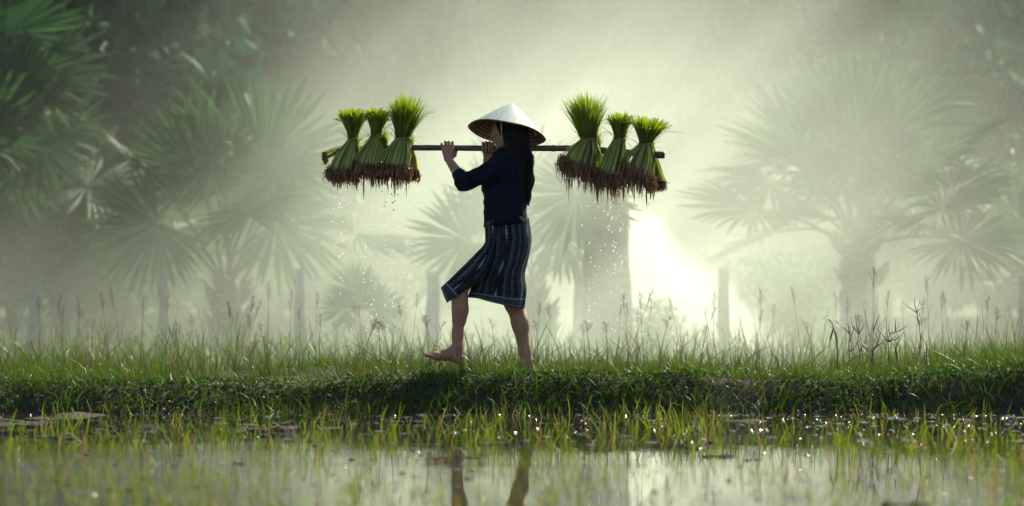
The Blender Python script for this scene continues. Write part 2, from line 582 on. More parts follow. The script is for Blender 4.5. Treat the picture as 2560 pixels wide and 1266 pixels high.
def bank_z(x, y):
    edge = -1.05 + .34 * (vnoise(x * 1.3, x * 0 + 3, 1) - .5) + .10 * (vnoise(x * 5, x * 0 + 7, 2) - .5)
    top = .205 + .05 * (vnoise(x * .9, y * .9, 3) - .5) + .13 * (vnoise(x * .55 + 9, y * .3, 6) - .45) * sstep(.5, 1.6, np.abs(x - .1)) + .035 * (vnoise(x * 4, y * 4, 4) - .5)
    rise = sstep(0, .5, y - edge)
    fall = 1 - .75 * sstep(1.3, 2.8, y)
    return -.06 + (top + .06) * rise * fall + .03 * (1 - sstep(0, .3, np.abs(y - edge - .25))) * (vnoise(x * 9, y * 9, 5) - .3)


def bed_z(x, y):
    z = -.078 + .05 * (vnoise(x * .9, y * .5, 21) - .5) + .07 * (vnoise(x * 3.1, y * 2.2, 22) - .5) + .03 * (vnoise(x * 11, y * 9, 23) - .5)
    z += .035 * sstep(-6.5, -2.0, y) - .03 * sstep(-6, -12, y)
    z += .042 * (1 - sstep(-3.2, -.2, x)) * sstep(-5, -1.8, y)
    return z


def grid_obj(name, x0, x1, y0, y1, nx, ny, zf, mat):
    xs, ys = np.linspace(x0, x1, nx), np.linspace(y0, y1, ny)
    X, Y = np.meshgrid(xs, ys, indexing='ij')
    v = np.stack([X, Y, zf(X, Y)], -1).reshape(-1, 3)
    i, j = np.meshgrid(np.arange(nx - 1), np.arange(ny - 1), indexing='ij')
    b = i * ny + j
    q = np.stack([b, b + ny, b + ny + 1, b + 1], -1).reshape(-1, 4)
    mb = MB(); mb.add(v, q)
    return mb.build(name, mat)


tag(grid_obj('ground', -300, 300, 2.6, 420, 40, 60, lambda x, y: 0 * x + .0 + .012 * np.sin(x * .3), M['field']), kind='structure')
tag(grid_obj('bank', -9, 9, -1.6, 3.2, 560, 150, bank_z, M['soil']), kind='structure')
tag(grid_obj('paddy_bed', -9, 9, -18, -1.2, 420, 360, bed_z, M['mud']), kind='structure')
tag(grid_obj('water', -60, 60, -60, -.6, 30, 20, lambda x, y: 0 * x, M['water']), kind='structure')


# ------------------------------------------------------------------ grasses on and round the bank
def clumped(n, x0, x1, y0, y1, clumps, spread):
    cx, cyy = rng.uniform(x0, x1, clumps), rng.uniform(y0, y1, clumps)
    k = rng.integers(0, clumps, n)
    return cx[k] + rng.normal(0, spread, n), cyy[k] + rng.normal(0, spread, n)


mb = MB()
x = rng.uniform(-7, 7, 38000); y = rng.uniform(-.85, 1.6, 38000)
keep = vnoise(x * 1.5, y * 1.5, 8) + rng.random(len(x)) * .5 > .45
x, y = x[keep], y[keep]
side_ = sstep(1.2, 3.5, np.abs(x - .1)) * (.4 + 1.2 * vnoise(x * .7, y * .5, 18))
hgt = (.030 + .075 * vnoise(x * 1.1, y * 1.1, 9) + .045 * rng.random(len(x))) * (.9 + .9 * side_)
blades(mb, np.stack([x, y, bank_z(x, y) - .005], -1), hgt, .0022 + .0022 * rng.random(len(x)), .5, .9)
x, y = clumped(4600, -7, 7, -.6, 1.5, 330, .05)
blades(mb, np.stack([x, y, bank_z(x, y) - .005], -1), (.07 + .15 * rng.random(len(x)) ** 1.8) * (1 + .25 * sstep(1.2, 3.5, np.abs(x - .1))), .002 + .0028 * rng.random(len(x)), .22, .45, S=6)
x, y = clumped(800, -7, 7, -.5, 1.5, 260, .06)
blades(mb, np.stack([x, y, bank_z(x, y) - .005], -1), .16 + .26 * rng.random(len(x)) ** 1.4, .0018 + .0014 * rng.random(len(x)), .14, .18, S=6, tint=np.where(rng.random(len(x)) < .5, .99, .3))
# long arching tufts hanging over the face
x, y = clumped(6500, -7, 7, -1.08, -.4, 420, .06)
blades(mb, np.stack([x, y, bank_z(x, y) - .005], -1), .07 + .16 * rng.random(len(x)) ** 1.7, .0022 + .0028 * rng.random(len(x)), .45, .8, S=6)
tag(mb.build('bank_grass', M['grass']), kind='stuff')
mb = MB()
x, y = clumped(1900, -7, 7, -.5, 1.4, 420, .07)
h_ = (.09 + .36 * rng.random(len(x)) ** 1.7) * (.7 + .5 * sstep(.8, 2.5, np.abs(x - .1)))
blades(mb, np.stack([x, y, bank_z(x, y) - .005], -1), h_, .0018 + .0014 * rng.random(len(x)), .20, .12, S=5)
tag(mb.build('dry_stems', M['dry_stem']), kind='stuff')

mb = MB()
n = 46000
x = rng.uniform(-7, 7, n); y = rng.uniform(-1.12, -.35, n)
keep = vnoise(x * 2.2, y * 4, 12) + rng.random(n) * .45 > .42
x, y = x[keep], y[keep]
z = bank_z(x, y) + .012 + .022 * rng.random(len(x))
k = z > .01
x, y, z = x[k], y[k], z[k]
az = rng.random(len(x)) * 6.28; el = rng.normal(.25, .5, len(x)); L = .012 + .016 * rng.random(len(x))
d = np.stack([np.cos(az) * np.cos(el), np.sin(az) * np.cos(el), np.sin(el)], -1) * L[:, None]
r0 = np.stack([x, y, z], -1)
ctrl = np.stack([r0, r0 + d * .5 + [0, 0, .002], r0 + d], 1)
ribbons(mb, ctrl, L * .75, rng.random(len(x)), taper=.1)
tag(mb.build('creeping_plants', M['creeper']), kind='stuff')

mb = MB()
n = 19000
x, y = clumped(n, -6.5, 6.5, -12.2, -1.0, 2300, .045)
k = rng.random(n) < (1.25 - .68 * sstep(-6.5, -2.5, y)) * (-.05 + 1.35 * vnoise(x * 1.3, y * .7, 14))
x, y = x[k], y[k]
blades(mb, np.stack([x, y, np.full(len(x), -.02)], -1), (.045 + .11 * rng.random(len(x)) ** 1.5) * (.9 + .1 * sstep(-7.5, -4, y)), (.0030 + .0036 * rng.random(len(x))) * (.85 + .15 * sstep(-8, -4, y)), .42, .16, S=4)
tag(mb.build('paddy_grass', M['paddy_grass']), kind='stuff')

mb = MB()
n = 16000
x = rng.uniform(-14, 14, n); y = 2.9 + 13 * rng.random(n) ** 1.1
blades(mb, np.stack([x, y, np.full(n, .0)], -1), .12 + .35 * rng.random(n) * (.4 + vnoise(x, y, 15)), .008 + .008 * rng.random(n), .35, .7, S=5)
tag(mb.build('field_grass', M['grass']), kind='stuff')


# ------------------------------------------------------------------ tall seed-headed grasses, one thing each
def seed_grass(seed):
    r = np.random.default_rng(seed)
    h = 1.0
    s, hd = MB(), MB()
    bend = r.uniform(-.10, .10); curve = r.uniform(-.08, .08)
    tt = np.linspace(0, 1, 9)
    pts = np.stack([bend * tt + curve * tt ** 2, .03 * tt * r.uniform(-1, 1), h * tt], -1)
    tube(s, pts, .0031 * (1 - .72 * tt), 4, r.random())
    for i in range(2):
        b = pts[r.integers(0, 3)][None]
        blades(s, b, np.array([.30 + .2 * r.random()]), np.array([.008]), .35, .5, S=6)
    n = r.integers(14, 26)
    for i in range(n):
        f = .80 + .20 * i / n
        p = np.array([np.interp(f, tt, pts[:, j]) for j in range(3)])
        a = r.random() * 6.28; l = (.06 + .05 * r.random()) * (1.25 - (f - .8) * 4.6)
        q = p + np.array([math.cos(a) * l * .38, math.sin(a) * l * .38, l * .85])
        tube(hd, [p, (p + q) / 2 + [0, 0, .004], q], [.0009, .0007, .0005], 3, r.random())
        for w in (.55, .8, 1.0):
            c = p + (q - p) * w
            tube(hd, [c, c + [.003 * math.cos(a), .003 * math.sin(a), .006], c + [0, 0, .012]], [.0006, .0015, .0005], 4, r.random())
    root = empty('seed_grass')
    s.build('stem', M['dry_stem'] if seed % 3 else M['stalk'], root)
    hd.build('seed_head', M['stalk'], root)
    return root


SEED = [seed_grass(100 + i) for i in range(7)]
used = set()
spots = []
for px, py in ((110, 735), (205, 735), (285, 725), (325, 712), (405, 735), (140, 760), (165, 770), (62, 850), (240, 800), (485, 780), (520, 800), (560, 735),
               (580, 728), (612, 770), (640, 785), (660, 705), (770, 730), (728, 770), (800, 790), (690, 810), (440, 800), (880, 790), (915, 760),
               (1355, 755), (1395, 760), (1330, 790), (1240, 800), (1200, 830), (980, 800), (1040, 730), (1010, 740)):
    spots.append((px, py, 'left' if px < 1000 else 'mid'))
for px, py in ((1550, 730), (1590, 770), (1625, 745), (1700, 735), (1720, 760), (1768, 752), (1788, 730), (1665, 790), (1890, 720), (1945, 745), (1988, 715), (1870, 770),
               (2080, 730), (2195, 668), (2210, 725), (2098, 745), (2335, 690), (2380, 725), (2310, 780), (2430, 790), (2500, 770), (2460, 740), (1500, 800), (1460, 810), (2040, 800)):
    spots.append((px, py, 'right'))
for i_ in range(26):
    q_ = rng.uniform(20, 2540)
    if 1090 < q_ < 1340: continue
    spots.append((q_, rng.uniform(695, 815), 'left' if q_ < 1000 else 'right' if q_ > 1420 else 'mid'))
LAB = {'left': 'thin seed-headed grass stalk on the bank left of the walking woman',
       'mid': 'thin seed-headed grass stalk close around the walking woman\'s bare legs',
       'right': 'thin seed-headed grass stalk on the bank right of the walking woman'}
for i, (px, py, side) in enumerate(spots):
    proto = SEED[i % 7]
    Y = rng.uniform(-.2, 1.3)
    tip = P(px, py, Y)
    o = proto if (i % 7) not in used else copy_tree(proto)
    used.add(i % 7)
    bx = tip[0] + rng.uniform(-.06, .06)
    z0 = float(bank_z(np.array([bx]), np.array([Y]))[0])
    h = tip[2] - z0
    o.location = (bx, Y, z0 - .01)
    o.scale = (h * rng.choice([-1.2, 1.2]), h, h)
    o.scale = (1.0, 1.0, h) if h < .4 else (h, h, h)
    o.rotation_euler = (0, rng.normal(0, .17), rng.uniform(0, 6.28))
    tag(o, LAB[side], 'grass stalk', {'left': 'seed grasses left of the woman', 'mid': 'seed grasses round the legs', 'right': 'seed grasses right of the woman'}[side], kind='thing')


# bare dark twigs and a curled weed
def twig(px, top, base, label, seed, lean=0.0):
    r = np.random.default_rng(seed)
    Y = r.uniform(-.1, .5)
    b, t = P(px, base, Y), P(px + lean, top, Y)
    b[2] = float(bank_z(np.array([b[0]]), np.array([Y]))[0]) - .01
    m1 = MB()
    n = 7
    tt = np.linspace(0, 1, n)[:, None]
    L = np.linalg.norm(t - b)
    pts = b + (t - b) * tt + np.concatenate([r.normal(0, .018 * L ** .5, (n, 2)), np.zeros((n, 1))], 1) * (tt > 0)
    tube(m1, shift(pts, b), .0042 * (1 - .7 * tt[:, 0]), 5, r.random())
    br = MB()
    for i in range(5):
        k = r.integers(2, n - 1)
        p = pts[k]; a = r.uniform(-1.2, 1.2); l = r.uniform(.05, .13)
        q = p + np.array([math.sin(a) * l, r.uniform(-.04, .04), abs(math.cos(a)) * l])
        mid = (p + q) / 2 + r.normal(0, .008, 3)
        tube(br, shift([p, mid, q], b), [.0032, .0026, .0013], 4, r.random())
    root = empty('bare_twig', b)
    m1.build('stem', M['bush_twig'], root)
    br.build('branches', M['bush_twig'], root)
    tag(root, label, 'twig', 'bare dark twigs on the bank')


# kept slim
twig(2121, 812, 875, 'short straight dark twig, first of the bare twigs right of the curled weed', 1)
twig(2143, 812, 890, 'short dark twig with budding tip beside the straight one, right of the curled weed', 2, 6)
twig(2178, 803, 880, 'forked dark twig in the middle of the bare twigs on the right bank', 3, 8)
twig(2222, 815, 880, 'slim bare dark twig leaning over, between the forked and the budding twig', 4, -4)
twig(2240, 806, 885, 'dark bare twig with stubby side shoots next to the tallest twig', 5, 4)
twig(2290, 750, 880, 'tallest bare dark twig, branching high above the right part of the bank', 6, 8)
twig(1135, 866, 920, 'dark bent twig lying in the grass behind the raised foot', 7, -22)
twig(1268, 872, 925, 'spiky dark twig low in the grass in front of the standing leg', 8, -30)


def weed():
    b = P(2095, 880, .1); b[2] = float(bank_z(np.array([b[0]]), np.array([.1]))[0]) - .01
    root = empty('curled_weed', b)
    s = MB()
    pts = catmull([P(2095, 885, .1), P(2090, 850, .1), P(2082, 815, .1), P(2074, 800, .1), P(2062, 795, .1)], 14)
    pts[0] = b
    tube(s, shift(pts, b), np.linspace(.004, .002, 14), 5, .4)
    s.build('stem', M['grass'], root)
    l = MB()
    for q0, q1, q2, w in (((2078, 805), (2066, 796), (2054, 798), .03), ((2084, 820), (2078, 840), (2074, 858), .034), ((2088, 830), (2092, 845), (2094, 862), .026), ((2080, 808), (2090, 802), (2096, 812), .022)):
        c = catmull([P(*q0, .1), P(*q1, .09), P(*q2, .08)], 7)
        ribbons(l, shift(c, b)[None], np.array([w]), np.array([.6]), side=np.array([[.5, 1, .2]]))
    l.build('leaves', M['creeper'], root)
    tag(root, 'small weed with curled drooping top leaf on the right bank', 'plant')


weed()


# ------------------------------------------------------------------ lumps of mud in the paddy
def mud_lump(seed):
    r = np.random.default_rng(seed)
    pr = [cap_((0, 0, 0), (.03, 0, .01), .022, .018, .02)]
    for i in range(7):
        c = np.array([r.uniform(-.07, .07), r.uniform(-.04, .04), r.uniform(-.01, .012)])
        pr.append(cap_(c, c + r.normal(0, .012, 3), r.uniform(.010, .026), r.uniform(.008, .018), .012))
    v, q = sdf_build(pr, .0035, None, lambda X, Y, Z: .004 * np.sin(X * 210 + seed) * np.sin(Y * 190 + 2 * seed) * np.sin(Z * 230 + 1) + .003 * np.sin(X * 90 + Y * 130 + seed) + .002 * np.sin(X * 400 - Z * 380) * np.sin(Y * 410))
    m1 = MB(); m1.add(v, q)
    return m1.mesh('mud_lump', M['mud'])


LUMP = [mud_lump(i) for i in range(5)]
lumps = [(8, 1085, 2.2, 'big dark mud lump at the left edge of the paddy'),
         (650, 1078, 3.0, 'wide grassy mud mound in the left part of the paddy, before the bank'),
         (1008, 1058, 2.0, 'flat pale mud lump in the water left below the raised foot'),
         (330, 1072, 2.6, 'low wet mud heap in the grass of the left paddy'),
         (122, 1098, 2.0, 'low mud heap near the left edge, right of the big dark lump'),
         (1238, 1112, 1.3, 'small mud lump in the paddy straight below the woman'),
         (585, 1160, 1.0, 'small dark clod in the left water beyond the near reflection'),
         (310, 1228, .9, 'round dark clod in the near water at the left'),
         (1795, 1142, 1.6, 'dark pointed clod in the middle of the right paddy'),
         (2228, 1100, 1.2, 'small dark clod in the far water on the right'),
         (1170, 1145, 1.0, 'small clod in the near water by the reflected leg'),
         (1880, 1150, .9, 'little dark clod just right of the pointed clod'),
         (2265, 1262, 1.3, 'dark clod at the very bottom edge on the right'),
         (700, 1092, 1.8, 'flat mud patch to the right of the wide grassy mound')]
for i, (px, py, s, lab) in enumerate(lumps):
    d = FPX * CAM_H / (py - 700)
    o = bpy.data.objects.new('mud_lump', LUMP[i % 5]); COL.objects.link(o)
    o.location = ((px - 1280) * d / FPX, d - CAM_D, -.004)
    o.scale = (s * .75, s * .6, s * .33); o.rotation_euler = (0, 0, rng.uniform(-.5, .5))
    tag(o, lab, 'mud', 'mud lumps in the paddy')

# wet mud crumbs, added to make sun glints over the water
mb = MB()
n = 5600
y = -1.1 - 9.5 * rng.random(n) ** 1.4; x = rng.uniform(-5.5, 5.5, n)
k = rng.random(n) < .25 + .75 * sstep(-1, 3.5, x) * sstep(-7, -3, y) + .35 * sstep(-3, -5, x)
x, y = x[k], y[k]
ico = np.array([[1, 0, 0], [-1, 0, 0], [0, 1, 0], [0, -1, 0], [0, 0, 1], [0, 0, -1]], float)
tri = np.array([[0, 2, 4], [2, 1, 4], [1, 3, 4], [3, 0, 4], [2, 0, 5], [1, 2, 5], [3, 1, 5], [0, 3, 5]])
for xi, yi in zip(x, y):
    s = .0022 + .006 * rng.random() ** 3
    mb.add((ico + rng.normal(0, .2, (6, 3))) * s * [rng.uniform(1, 2.6), 1.2, .7] + [xi, yi, .001 + rng.random() * .002], None, tri, rng.random())
tag(mb.build('glint_crumbs', M['wet_crumb'], smooth=False), kind='stuff')


mb = MB()  # floating film discs, added to make white glint dashes on the water
n = 3600
y = -1.15 - 10.5 * rng.random(n) ** 1.25; x = rng.uniform(-5.5, 5.5, n)
k = rng.random(n) < (.30 + .5 * sstep(-.5, 3, x)) * (.2 + 1.2 * vnoise(x * .9, y * 1.3, 44))
aa = np.arange(9) / 9 * 2 * math.pi
for xi, yi in zip(x[k], y[k]):
    s = .004 + .020 * rng.random() ** 2.5
    rr = s * rng.uniform(.55, 1.2, 9)
    ring = np.stack([xi + np.cos(aa) * rr * rng.uniform(1, 2.4), yi + np.sin(aa) * rr, np.full(9, .0012)], -1)
    mb.add(np.concatenate([ring, [[xi, yi, .0012 + s * .16]]]), None, [(i, (i + 1) % 9, 9) for i in range(9)], rng.random())
tag(mb.build('glint_scum', M['film'], smooth=False), kind='stuff')


# ------------------------------------------------------------------ the woman
def person():
    foot = P(1300, 930, 0)
    root = empty('person', foot)
    tag(root, 'barefoot woman in navy blouse and dark striped wrap skirt striding along the bank', 'person')
    pr = []
    PY = .10                                   # the pole runs past her far shoulder
    # torso
    for s in (-1, 1):
        pr.append(cap_(P(1266, 435, s * .055), P(1264, 510, s * .045), .085, .078, .05))
        pr.append(cap_(P(1264, 510, s * .045), P(1268, 580, s * .05), .078, .092, .05))
    pr.append(cap_(P(1264, 408, -.13), P(1268, 405, .13), .050, .050, .05))
    pr.append(cap_(P(1268, 405, 0), P(1266, 350, .005), .052, .046, .03))
    # head: local frame turned away from the lens and a little down
    yaw, pit = R(17), R(9)
    f = np.array([-math.cos(yaw) * math.cos(pit), math.sin(yaw) * math.cos(pit), -math.sin(pit)])
    l = np.array([-math.sin(yaw), -math.cos(yaw), 0.0])
    u = np.cross(f, l); u = u if u[2] > 0 else -u
    hc = P(1266, 323, 0)

    def H(a, b, c): return hc + f * a + l * b + u * c
    rot = np.stack([f, l, u])
    pr.append(('e', H(-.012, 0, .022), (.095, .074, .088), .03, rot))
    pr.append(('e', H(.035, 0, -.035), (.056, .060, .085), .03, rot))
    pr.append(cap_(H(.050, 0, -.100), H(.058, 0, -.103), .020, .019, .03))      # chin
    for s in (-1, 1):
        pr.append(cap_(H(.02, s * .044, -.072), H(.045, s * .018, -.10), .018, .017, .03))  # jaw
        pr.append(cap_(H(.064, s * .034, -.026), H(.045, s * .048, -.02), .015, .015, .02))  # cheek
        pr.append(cap_(H(.078, s * .016, .018), H(.070, s * .042, .016), .0095, .009, .012))  # brow
        pr.append(('e', H(-.010, s * .074, -.025), (.017, .007, .029), .006, rot))            # ear
    pr.append(cap_(H(.086, 0, .008), H(.104, 0, -.030), .0075, .0105, .010))     # nose
    for s in (-1, 1): pr.append(cap_(H(.094, s * .010, -.034), H(.088, s * .012, -.033), .007, .006, .006))
    pr.append(cap_(H(.089, -.014, -.060), H(.089, .014, -.060), .0065, .0065, .008))   # lips
    pr.append(cap_(H(.087, -.011, -.072), H(.087, .011, -.072), .0070, .0070, .006))
    # near (left) arm
    sh, el, wr = P(1260, 414, -.155), P(1160, 456, -.13), P(1121, 399, .045)
    pr.append(cap_(sh, el, .048, .038, .03)); pr.append(cap_(el, el + (wr - el) * .35, .036, .036, .02)); pr.append(cap_(el + (wr - el) * .3, wr, .036, .0235, .02))
    # near hand, back to the lens, fingers over the pole
    kn = [P(1107.5, 374, .070), P(1115, 371, .068), P(1123.5, 371, .067), P(1131.5, 374, .068)]
    for i, k in enumerate(kn):
        pr.append(cap_(wr + (k - wr) * .1 + [(i - 1.5) * .007, 0, 0], k, .0145, .0105, .012))
    tipx = [1104, 1113.5, 1122, 1131]
    topz = [360, 355.5, 355.5, 356]
    for i, k in enumerate(kn):
        a = P(tipx[i], topz[i], .082); b = P(tipx[i] + .3, topz[i] - .2, .108); c = P(tipx[i] + .5, topz[i] + 7, .128); d = P(tipx[i] + .5, topz[i] + 15, .127)
        r = (.0078, .0088, .0090, .0086)[i]
        for p, q, r1, r2 in ((k, a, r + .0012, r), (a, b, r, r), (b, c, r, r * .92), (c, d, r * .92, r * .8)):
            pr.append(cap_(p, q, r1, r2, .0035))
    th = [P(1129, 395, .055), P(1137, 388, .075), P(1139.5, 380, .10), P(1138, 377, .122)]
    for p, q, r1, r2 in zip(th, th[1:], (.015, .0115, .0098), (.0115, .0100, .0085)): pr.append(cap_(p, q, r1, r2, .008))
    # far (right) arm
    sh2, el2, wr2 = P(1266, 412, .16), P(1226, 466, .255), P(1217, 402, .150)
    pr.append(cap_(sh2, el2, .048, .038, .03)); pr.append(cap_(el2, wr2, .037, .0235, .02))
    kx = [1207.5, 1215.5, 1224, 1232.5]
    kn2 = [P(x, y, .134) for x, y in zip(kx, (366, 363, 362, 363))]
    for i, k in enumerate(kn2):
        pr.append(cap_(wr2 + (k - wr2) * .1, k, .0145, .0105, .012))
    for i, x in enumerate(kx):
        r = (.0080, .0088, .0090, .0088)[i]
        a = P(x, 357.5 - (i == 1 or i == 2) * 1.2, .112); b = P(x - .3, 359, .083); c = P(x - .8, 368, .072); d = P(x, 377, .076); e = P(x + .5, 380, .088)
        for p, q, r1, r2 in ((kn2[i], a, r + .001, r), (a, b, r, r), (b, c, r, r), (c, d, r, r * .92), (d, e, r * .9, r * .78)):
            pr.append(cap_(p, q, r1, r2, .0030))
    th = [P(1222, 396, .135), P(1233, 386, .110), P(1240, 380, .085), P(1243, 373, .074)]
    for p, q, r1, r2 in zip(th, th[1:], (.015, .0118, .0100), (.0118, .0102, .0085)): pr.append(cap_(p, q, r1, r2, .008))
    # raised near (left) leg
    hip, kne, ank = P(1262, 596, -.065), P(1148, 718, -.085), P(1143.5, 868, -.10)
    pr.append(cap_(hip, kne, .066, .055, .04))
    cf = P(1152, 775, -.10)
    pr.append(cap_(kne, cf, .052, .043, .03)); pr.append(cap_(P(1148, 750, -.10), P(1144, 845, -.10), .044, .031, .03)); pr.append(cap_(P(1143.5, 830, -.10), ank, .034, .033, .02))
    pr.append(cap_(P(1152, 775, -.10), P(1150, 800, -.10), .042, .037, .03))
    heel = P(1144.5, 896, -.10)
    pr.append(cap_(ank, heel, .032, .031, .02))
    pr.append(('e', P(1146, 868, -.128), (.012, .010, .014), .012, None))       # ankle bone
    pr.append(cap_(P(1136, 878, -.10), P(1096, 889, -.10), .030, .024, .025))   # instep
    pr.append(cap_(heel, P(1090, 891, -.085), .026, .024, .02)); pr.append(cap_(P(1125, 890, -.118), P(1086, 893, -.128), .020, .018, .02))
    pr.append(cap_(P(1092, 891, -.125), P(1084, 890, -.075), .021, .024, .02))
    for i, (yy, L, r) in enumerate(((-.072, 17, .0125), (-.092, 18, .0092), (-.106, 15.5, .0088), (-.119, 13, .0084), (-.131, 9.5, .0080))):
        a = P(1082, 892, yy); b = P(1082 - L * .6, 889.5, yy - .002); c = P(1082 - L, 889, yy - .002)
        pr.append(cap_(a, b, r * 1.1, r * .95, .004)); pr.append(cap_(b, c, r * .95, r * .9, .003))
    # standing far (right) leg
    hip2, kne2, ank2 = P(1276, 592, .08), P(1284, 758, .07), P(1317, 905, .06)
    pr.append(cap_(hip2, kne2, .088, .058, .04)); pr.append(cap_(kne2, P(1302, 815, .068), .053, .049, .03))
    pr.append(cap_(P(1300, 808, .068), P(1312, 880, .062), .050, .036, .03)); pr.append(cap_(P(1312, 875, .062), ank2, .039, .036, .02))
    hl = P(1325, 924, .06)
    pr.append(cap_(ank2, hl, .034, .030, .02)); pr.append(cap_(P(1310, 912, .06), P(1278, 928, .055), .030, .020, .025)); pr.append(cap_(hl, P(1275, 931, .05), .026, .020, .02))
    for i, (yy, L, r) in enumerate(((.075, 15, .0115), (.058, 16, .0090), (.044, 14, .0086), (.031, 12, .0082), (.019, 9, .0078))):
        a = P(1276, 930, yy); c = P(1276 - L, 932, yy - .003)
        pr.append(cap_(a, c, r * 1.1, r * .9, .004))
    v, q = sdf_build(pr, .0042)
    b = MB(); b.add(shift(v, foot), q)
    b.build('body', M['skin'], root)

    # face details
    lp = MB()
    tube(lp, shift([H(.082, -.024, -.066), H(.0935, -.010, -.0610), H(.0955, 0, -.0620), H(.0935, .010, -.0610), H(.082, .024, -.066)], foot), [.001, .0035, .004, .0035, .001], 6)
    tube(lp, shift([H(.082, -.022, -.067), H(.0925, -.009, -.0715), H(.0945, 0, -.0725), H(.0925, .009, -.0715), H(.082, .022, -.067)], foot), [.001, .0038, .0045, .0038, .001], 6)
    lp.build('lips', M['lip'], root)
    ey = MB()
    for s in (-1, 1):
        tube(ey, shift([H(.075, s * .018, .000), H(.0775, s * .027, .0015), H(.0755, s * .037, .0005), H(.070, s * .043, -.001)], foot), [.0012, .0034, .0032, .001], 6)
        tube(ey, shift([H(.0865, s * .013, .021), H(.0865, s * .025, .0255), H(.077, s * .042, .022)], foot), [.0022, .0026, .0012], 5)
    ey.build('eyes_and_brows', M['eye'], root)
    # toe nails
    nl = MB()
    for yy, L, r in ((-.072, 17, .0125), (-.092, 18, .0092), (-.106, 15.5, .0088), (-.119, 13, .0084), (-.131, 9.5, .0080)):
        c = P(1082 - L + .5, 889, yy - .002) + [0, 0, r * .72]
        tube(nl, shift([c + [.007, 0, .0015], c, c + [-.005, 0, -.003]], foot), [.001, r * .5, .001], 6)
    nl.build('toenails', M['lip'], root)

    # blouse
    bp = []
    for s in (-1, 1):
        bp.append(cap_(P(1264, 430, s * .050), P(1262, 500, s * .048), .118, .117, .05))
        bp.append(cap_(P(1262, 505, s * .048), P(1266, 580, s * .052), .118, .143, .05))
    bp.append(cap_(P(1258, 412, -.135), P(1266, 408, .135), .066, .066, .05))
    bp.append(cap_(P(1262, 402, -.05), P(1262, 384, 0), .075, .058, .04))
    bp.append(cap_(P(1233, 452, -.05), P(1233, 452, .05), .070, .070, .05))     # bust
    cuff = el + (wr - el) * .36
    bp.append(cap_(P(1258, 418, -.145), el, .072, .051, .04)); bp.append(cap_(el, cuff + (wr - el) * .1, .052, .040, .025))
    cuff2 = el2 + (wr2 - el2) * .36
    bp.append(cap_(P(1266, 412, .15), el2, .072, .054, .04)); bp.append(cap_(el2, cuff2 + (wr2 - el2) * .1, .052, .040, .025))
    n1 = (wr - el) / np.linalg.norm(wr - el); n2 = (wr2 - el2) / np.linalg.norm(wr2 - el2)
    hemA, hemB = P(1206, 570), P(1325, 556)
    sl = (hemB[2] - hemA[2]) / (hemB[0] - hemA[0])

    def cut(X, Y, Z):
        c = (hemA[2] + (X - hemA[0]) * sl) - Z
        near = np.sqrt((X - cuff[0]) ** 2 + (Y - cuff[1]) ** 2 + (Z - cuff[2]) ** 2) < .09
        d1 = (X - cuff[0]) * n1[0] + (Y - cuff[1]) * n1[1] + (Z - cuff[2]) * n1[2]
        near2 = np.sqrt((X - cuff2[0]) ** 2 + (Y - cuff2[1]) ** 2 + (Z - cuff2[2]) ** 2) < .09
        d2 = (X - cuff2[0]) * n2[0] + (Y - cuff2[1]) * n2[1] + (Z - cuff2[2]) * n2[2]
        c = np.maximum(c, np.where(near, d1, -1)); c = np.maximum(c, np.where(near2, d2, -1))
        return c

    def folds(X, Y, Z):
        w = .0042 * np.sin(X * 38 + Z * 60 + 3 * np.sin(Y * 25 + Z * 9)) * np.sin(Z * 21 + X * 17 + 1.3)
        w = w + .0022 * np.sin(Z * 95 - X * 40 + 2 * np.sin(X * 30)) * sstep(.25, .0, np.abs(Z - 1.33) + 0 * X)
        return w + 0 * Y
    v, q = sdf_build(bp, .0055, cut, folds)
    b = MB(); b.add(shift(v, foot), q)
    b.build('blouse', M['blouse'], root)
    cf_ = MB()                                   # stitched cuff edge and hem edge
    a = np.linspace(0, 2 * math.pi, 25)
    e1 = np.cross(n1, [0, 1, 0]); e1 /= np.linalg.norm(e1); e2 = np.cross(n1, e1)
    tube(cf_, shift(cuff + np.outer(np.cos(a), e1) * .0405 + np.outer(np.sin(a), e2) * .0405 - n1 * .004, foot), .0028, 5, cap=False)
    cf_.build('cuff', M['blouse'], root)

    # skirt: hanging wrap plus the panel thrown over the raised thigh
    sk = MB()
    lev = [(548, 1211, 545, 1322, .150), (600, 1213, 598, 1328, .170), (648, 1208, 642, 1321, .168), (690, 1190, 688, 1310, .158), (722, 1176, 728, 1314, .146), (742, 1168, 773, 1309, .142)]
    lv = catmull(np.array(lev, float), 40)
    nn = 88
    ph = np.arange(nn + 1) / nn * 2 * math.pi
    V, UV, TI = [], [], []
    for i, (yf, xf, yb, xb, hy) in enumerate(lv):
        t = i / 39
        c = np.cos(ph)
        xx = (xf + xb) / 2 + (xb - xf) / 2 * np.sign(c) * np.abs(c) ** .9
        yy = yf + (yb - yf) * (c * .5 + .5)
        Y = hy * np.sign(np.sin(ph)) * np.abs(np.sin(ph)) ** .9
        fold = (.008 * np.sin(ph * 7 + 1.2) + .006 * np.sin(ph * 11 + t * 3)) * t
        pts = np.stack([P(a_, b_, 0.0) for a_, b_ in zip(xx, yy)])
        pts[:, 1] = Y * (1 + fold * 4); pts[:, 0] += fold * c * .6
        pts[:, 2] += .004 * np.sin(ph * 3 + 2) * t
        V.append(pts); UV.append(np.stack([ph / (2 * math.pi) * 1.0, np.full(nn + 1, .55 * t)], -1)); TI.append(np.full(nn + 1, .06 + .94 * t))
    i, j = np.meshgrid(np.arange(39), np.arange(nn), indexing='ij')
    bb = i * (nn + 1) + j
    sk.add(shift(np.concatenate(V), foot), np.stack([bb, bb + 1, bb + nn + 2, bb + nn + 1], -1).reshape(-1, 4), None, np.concatenate(TI), 0, np.concatenate(UV))
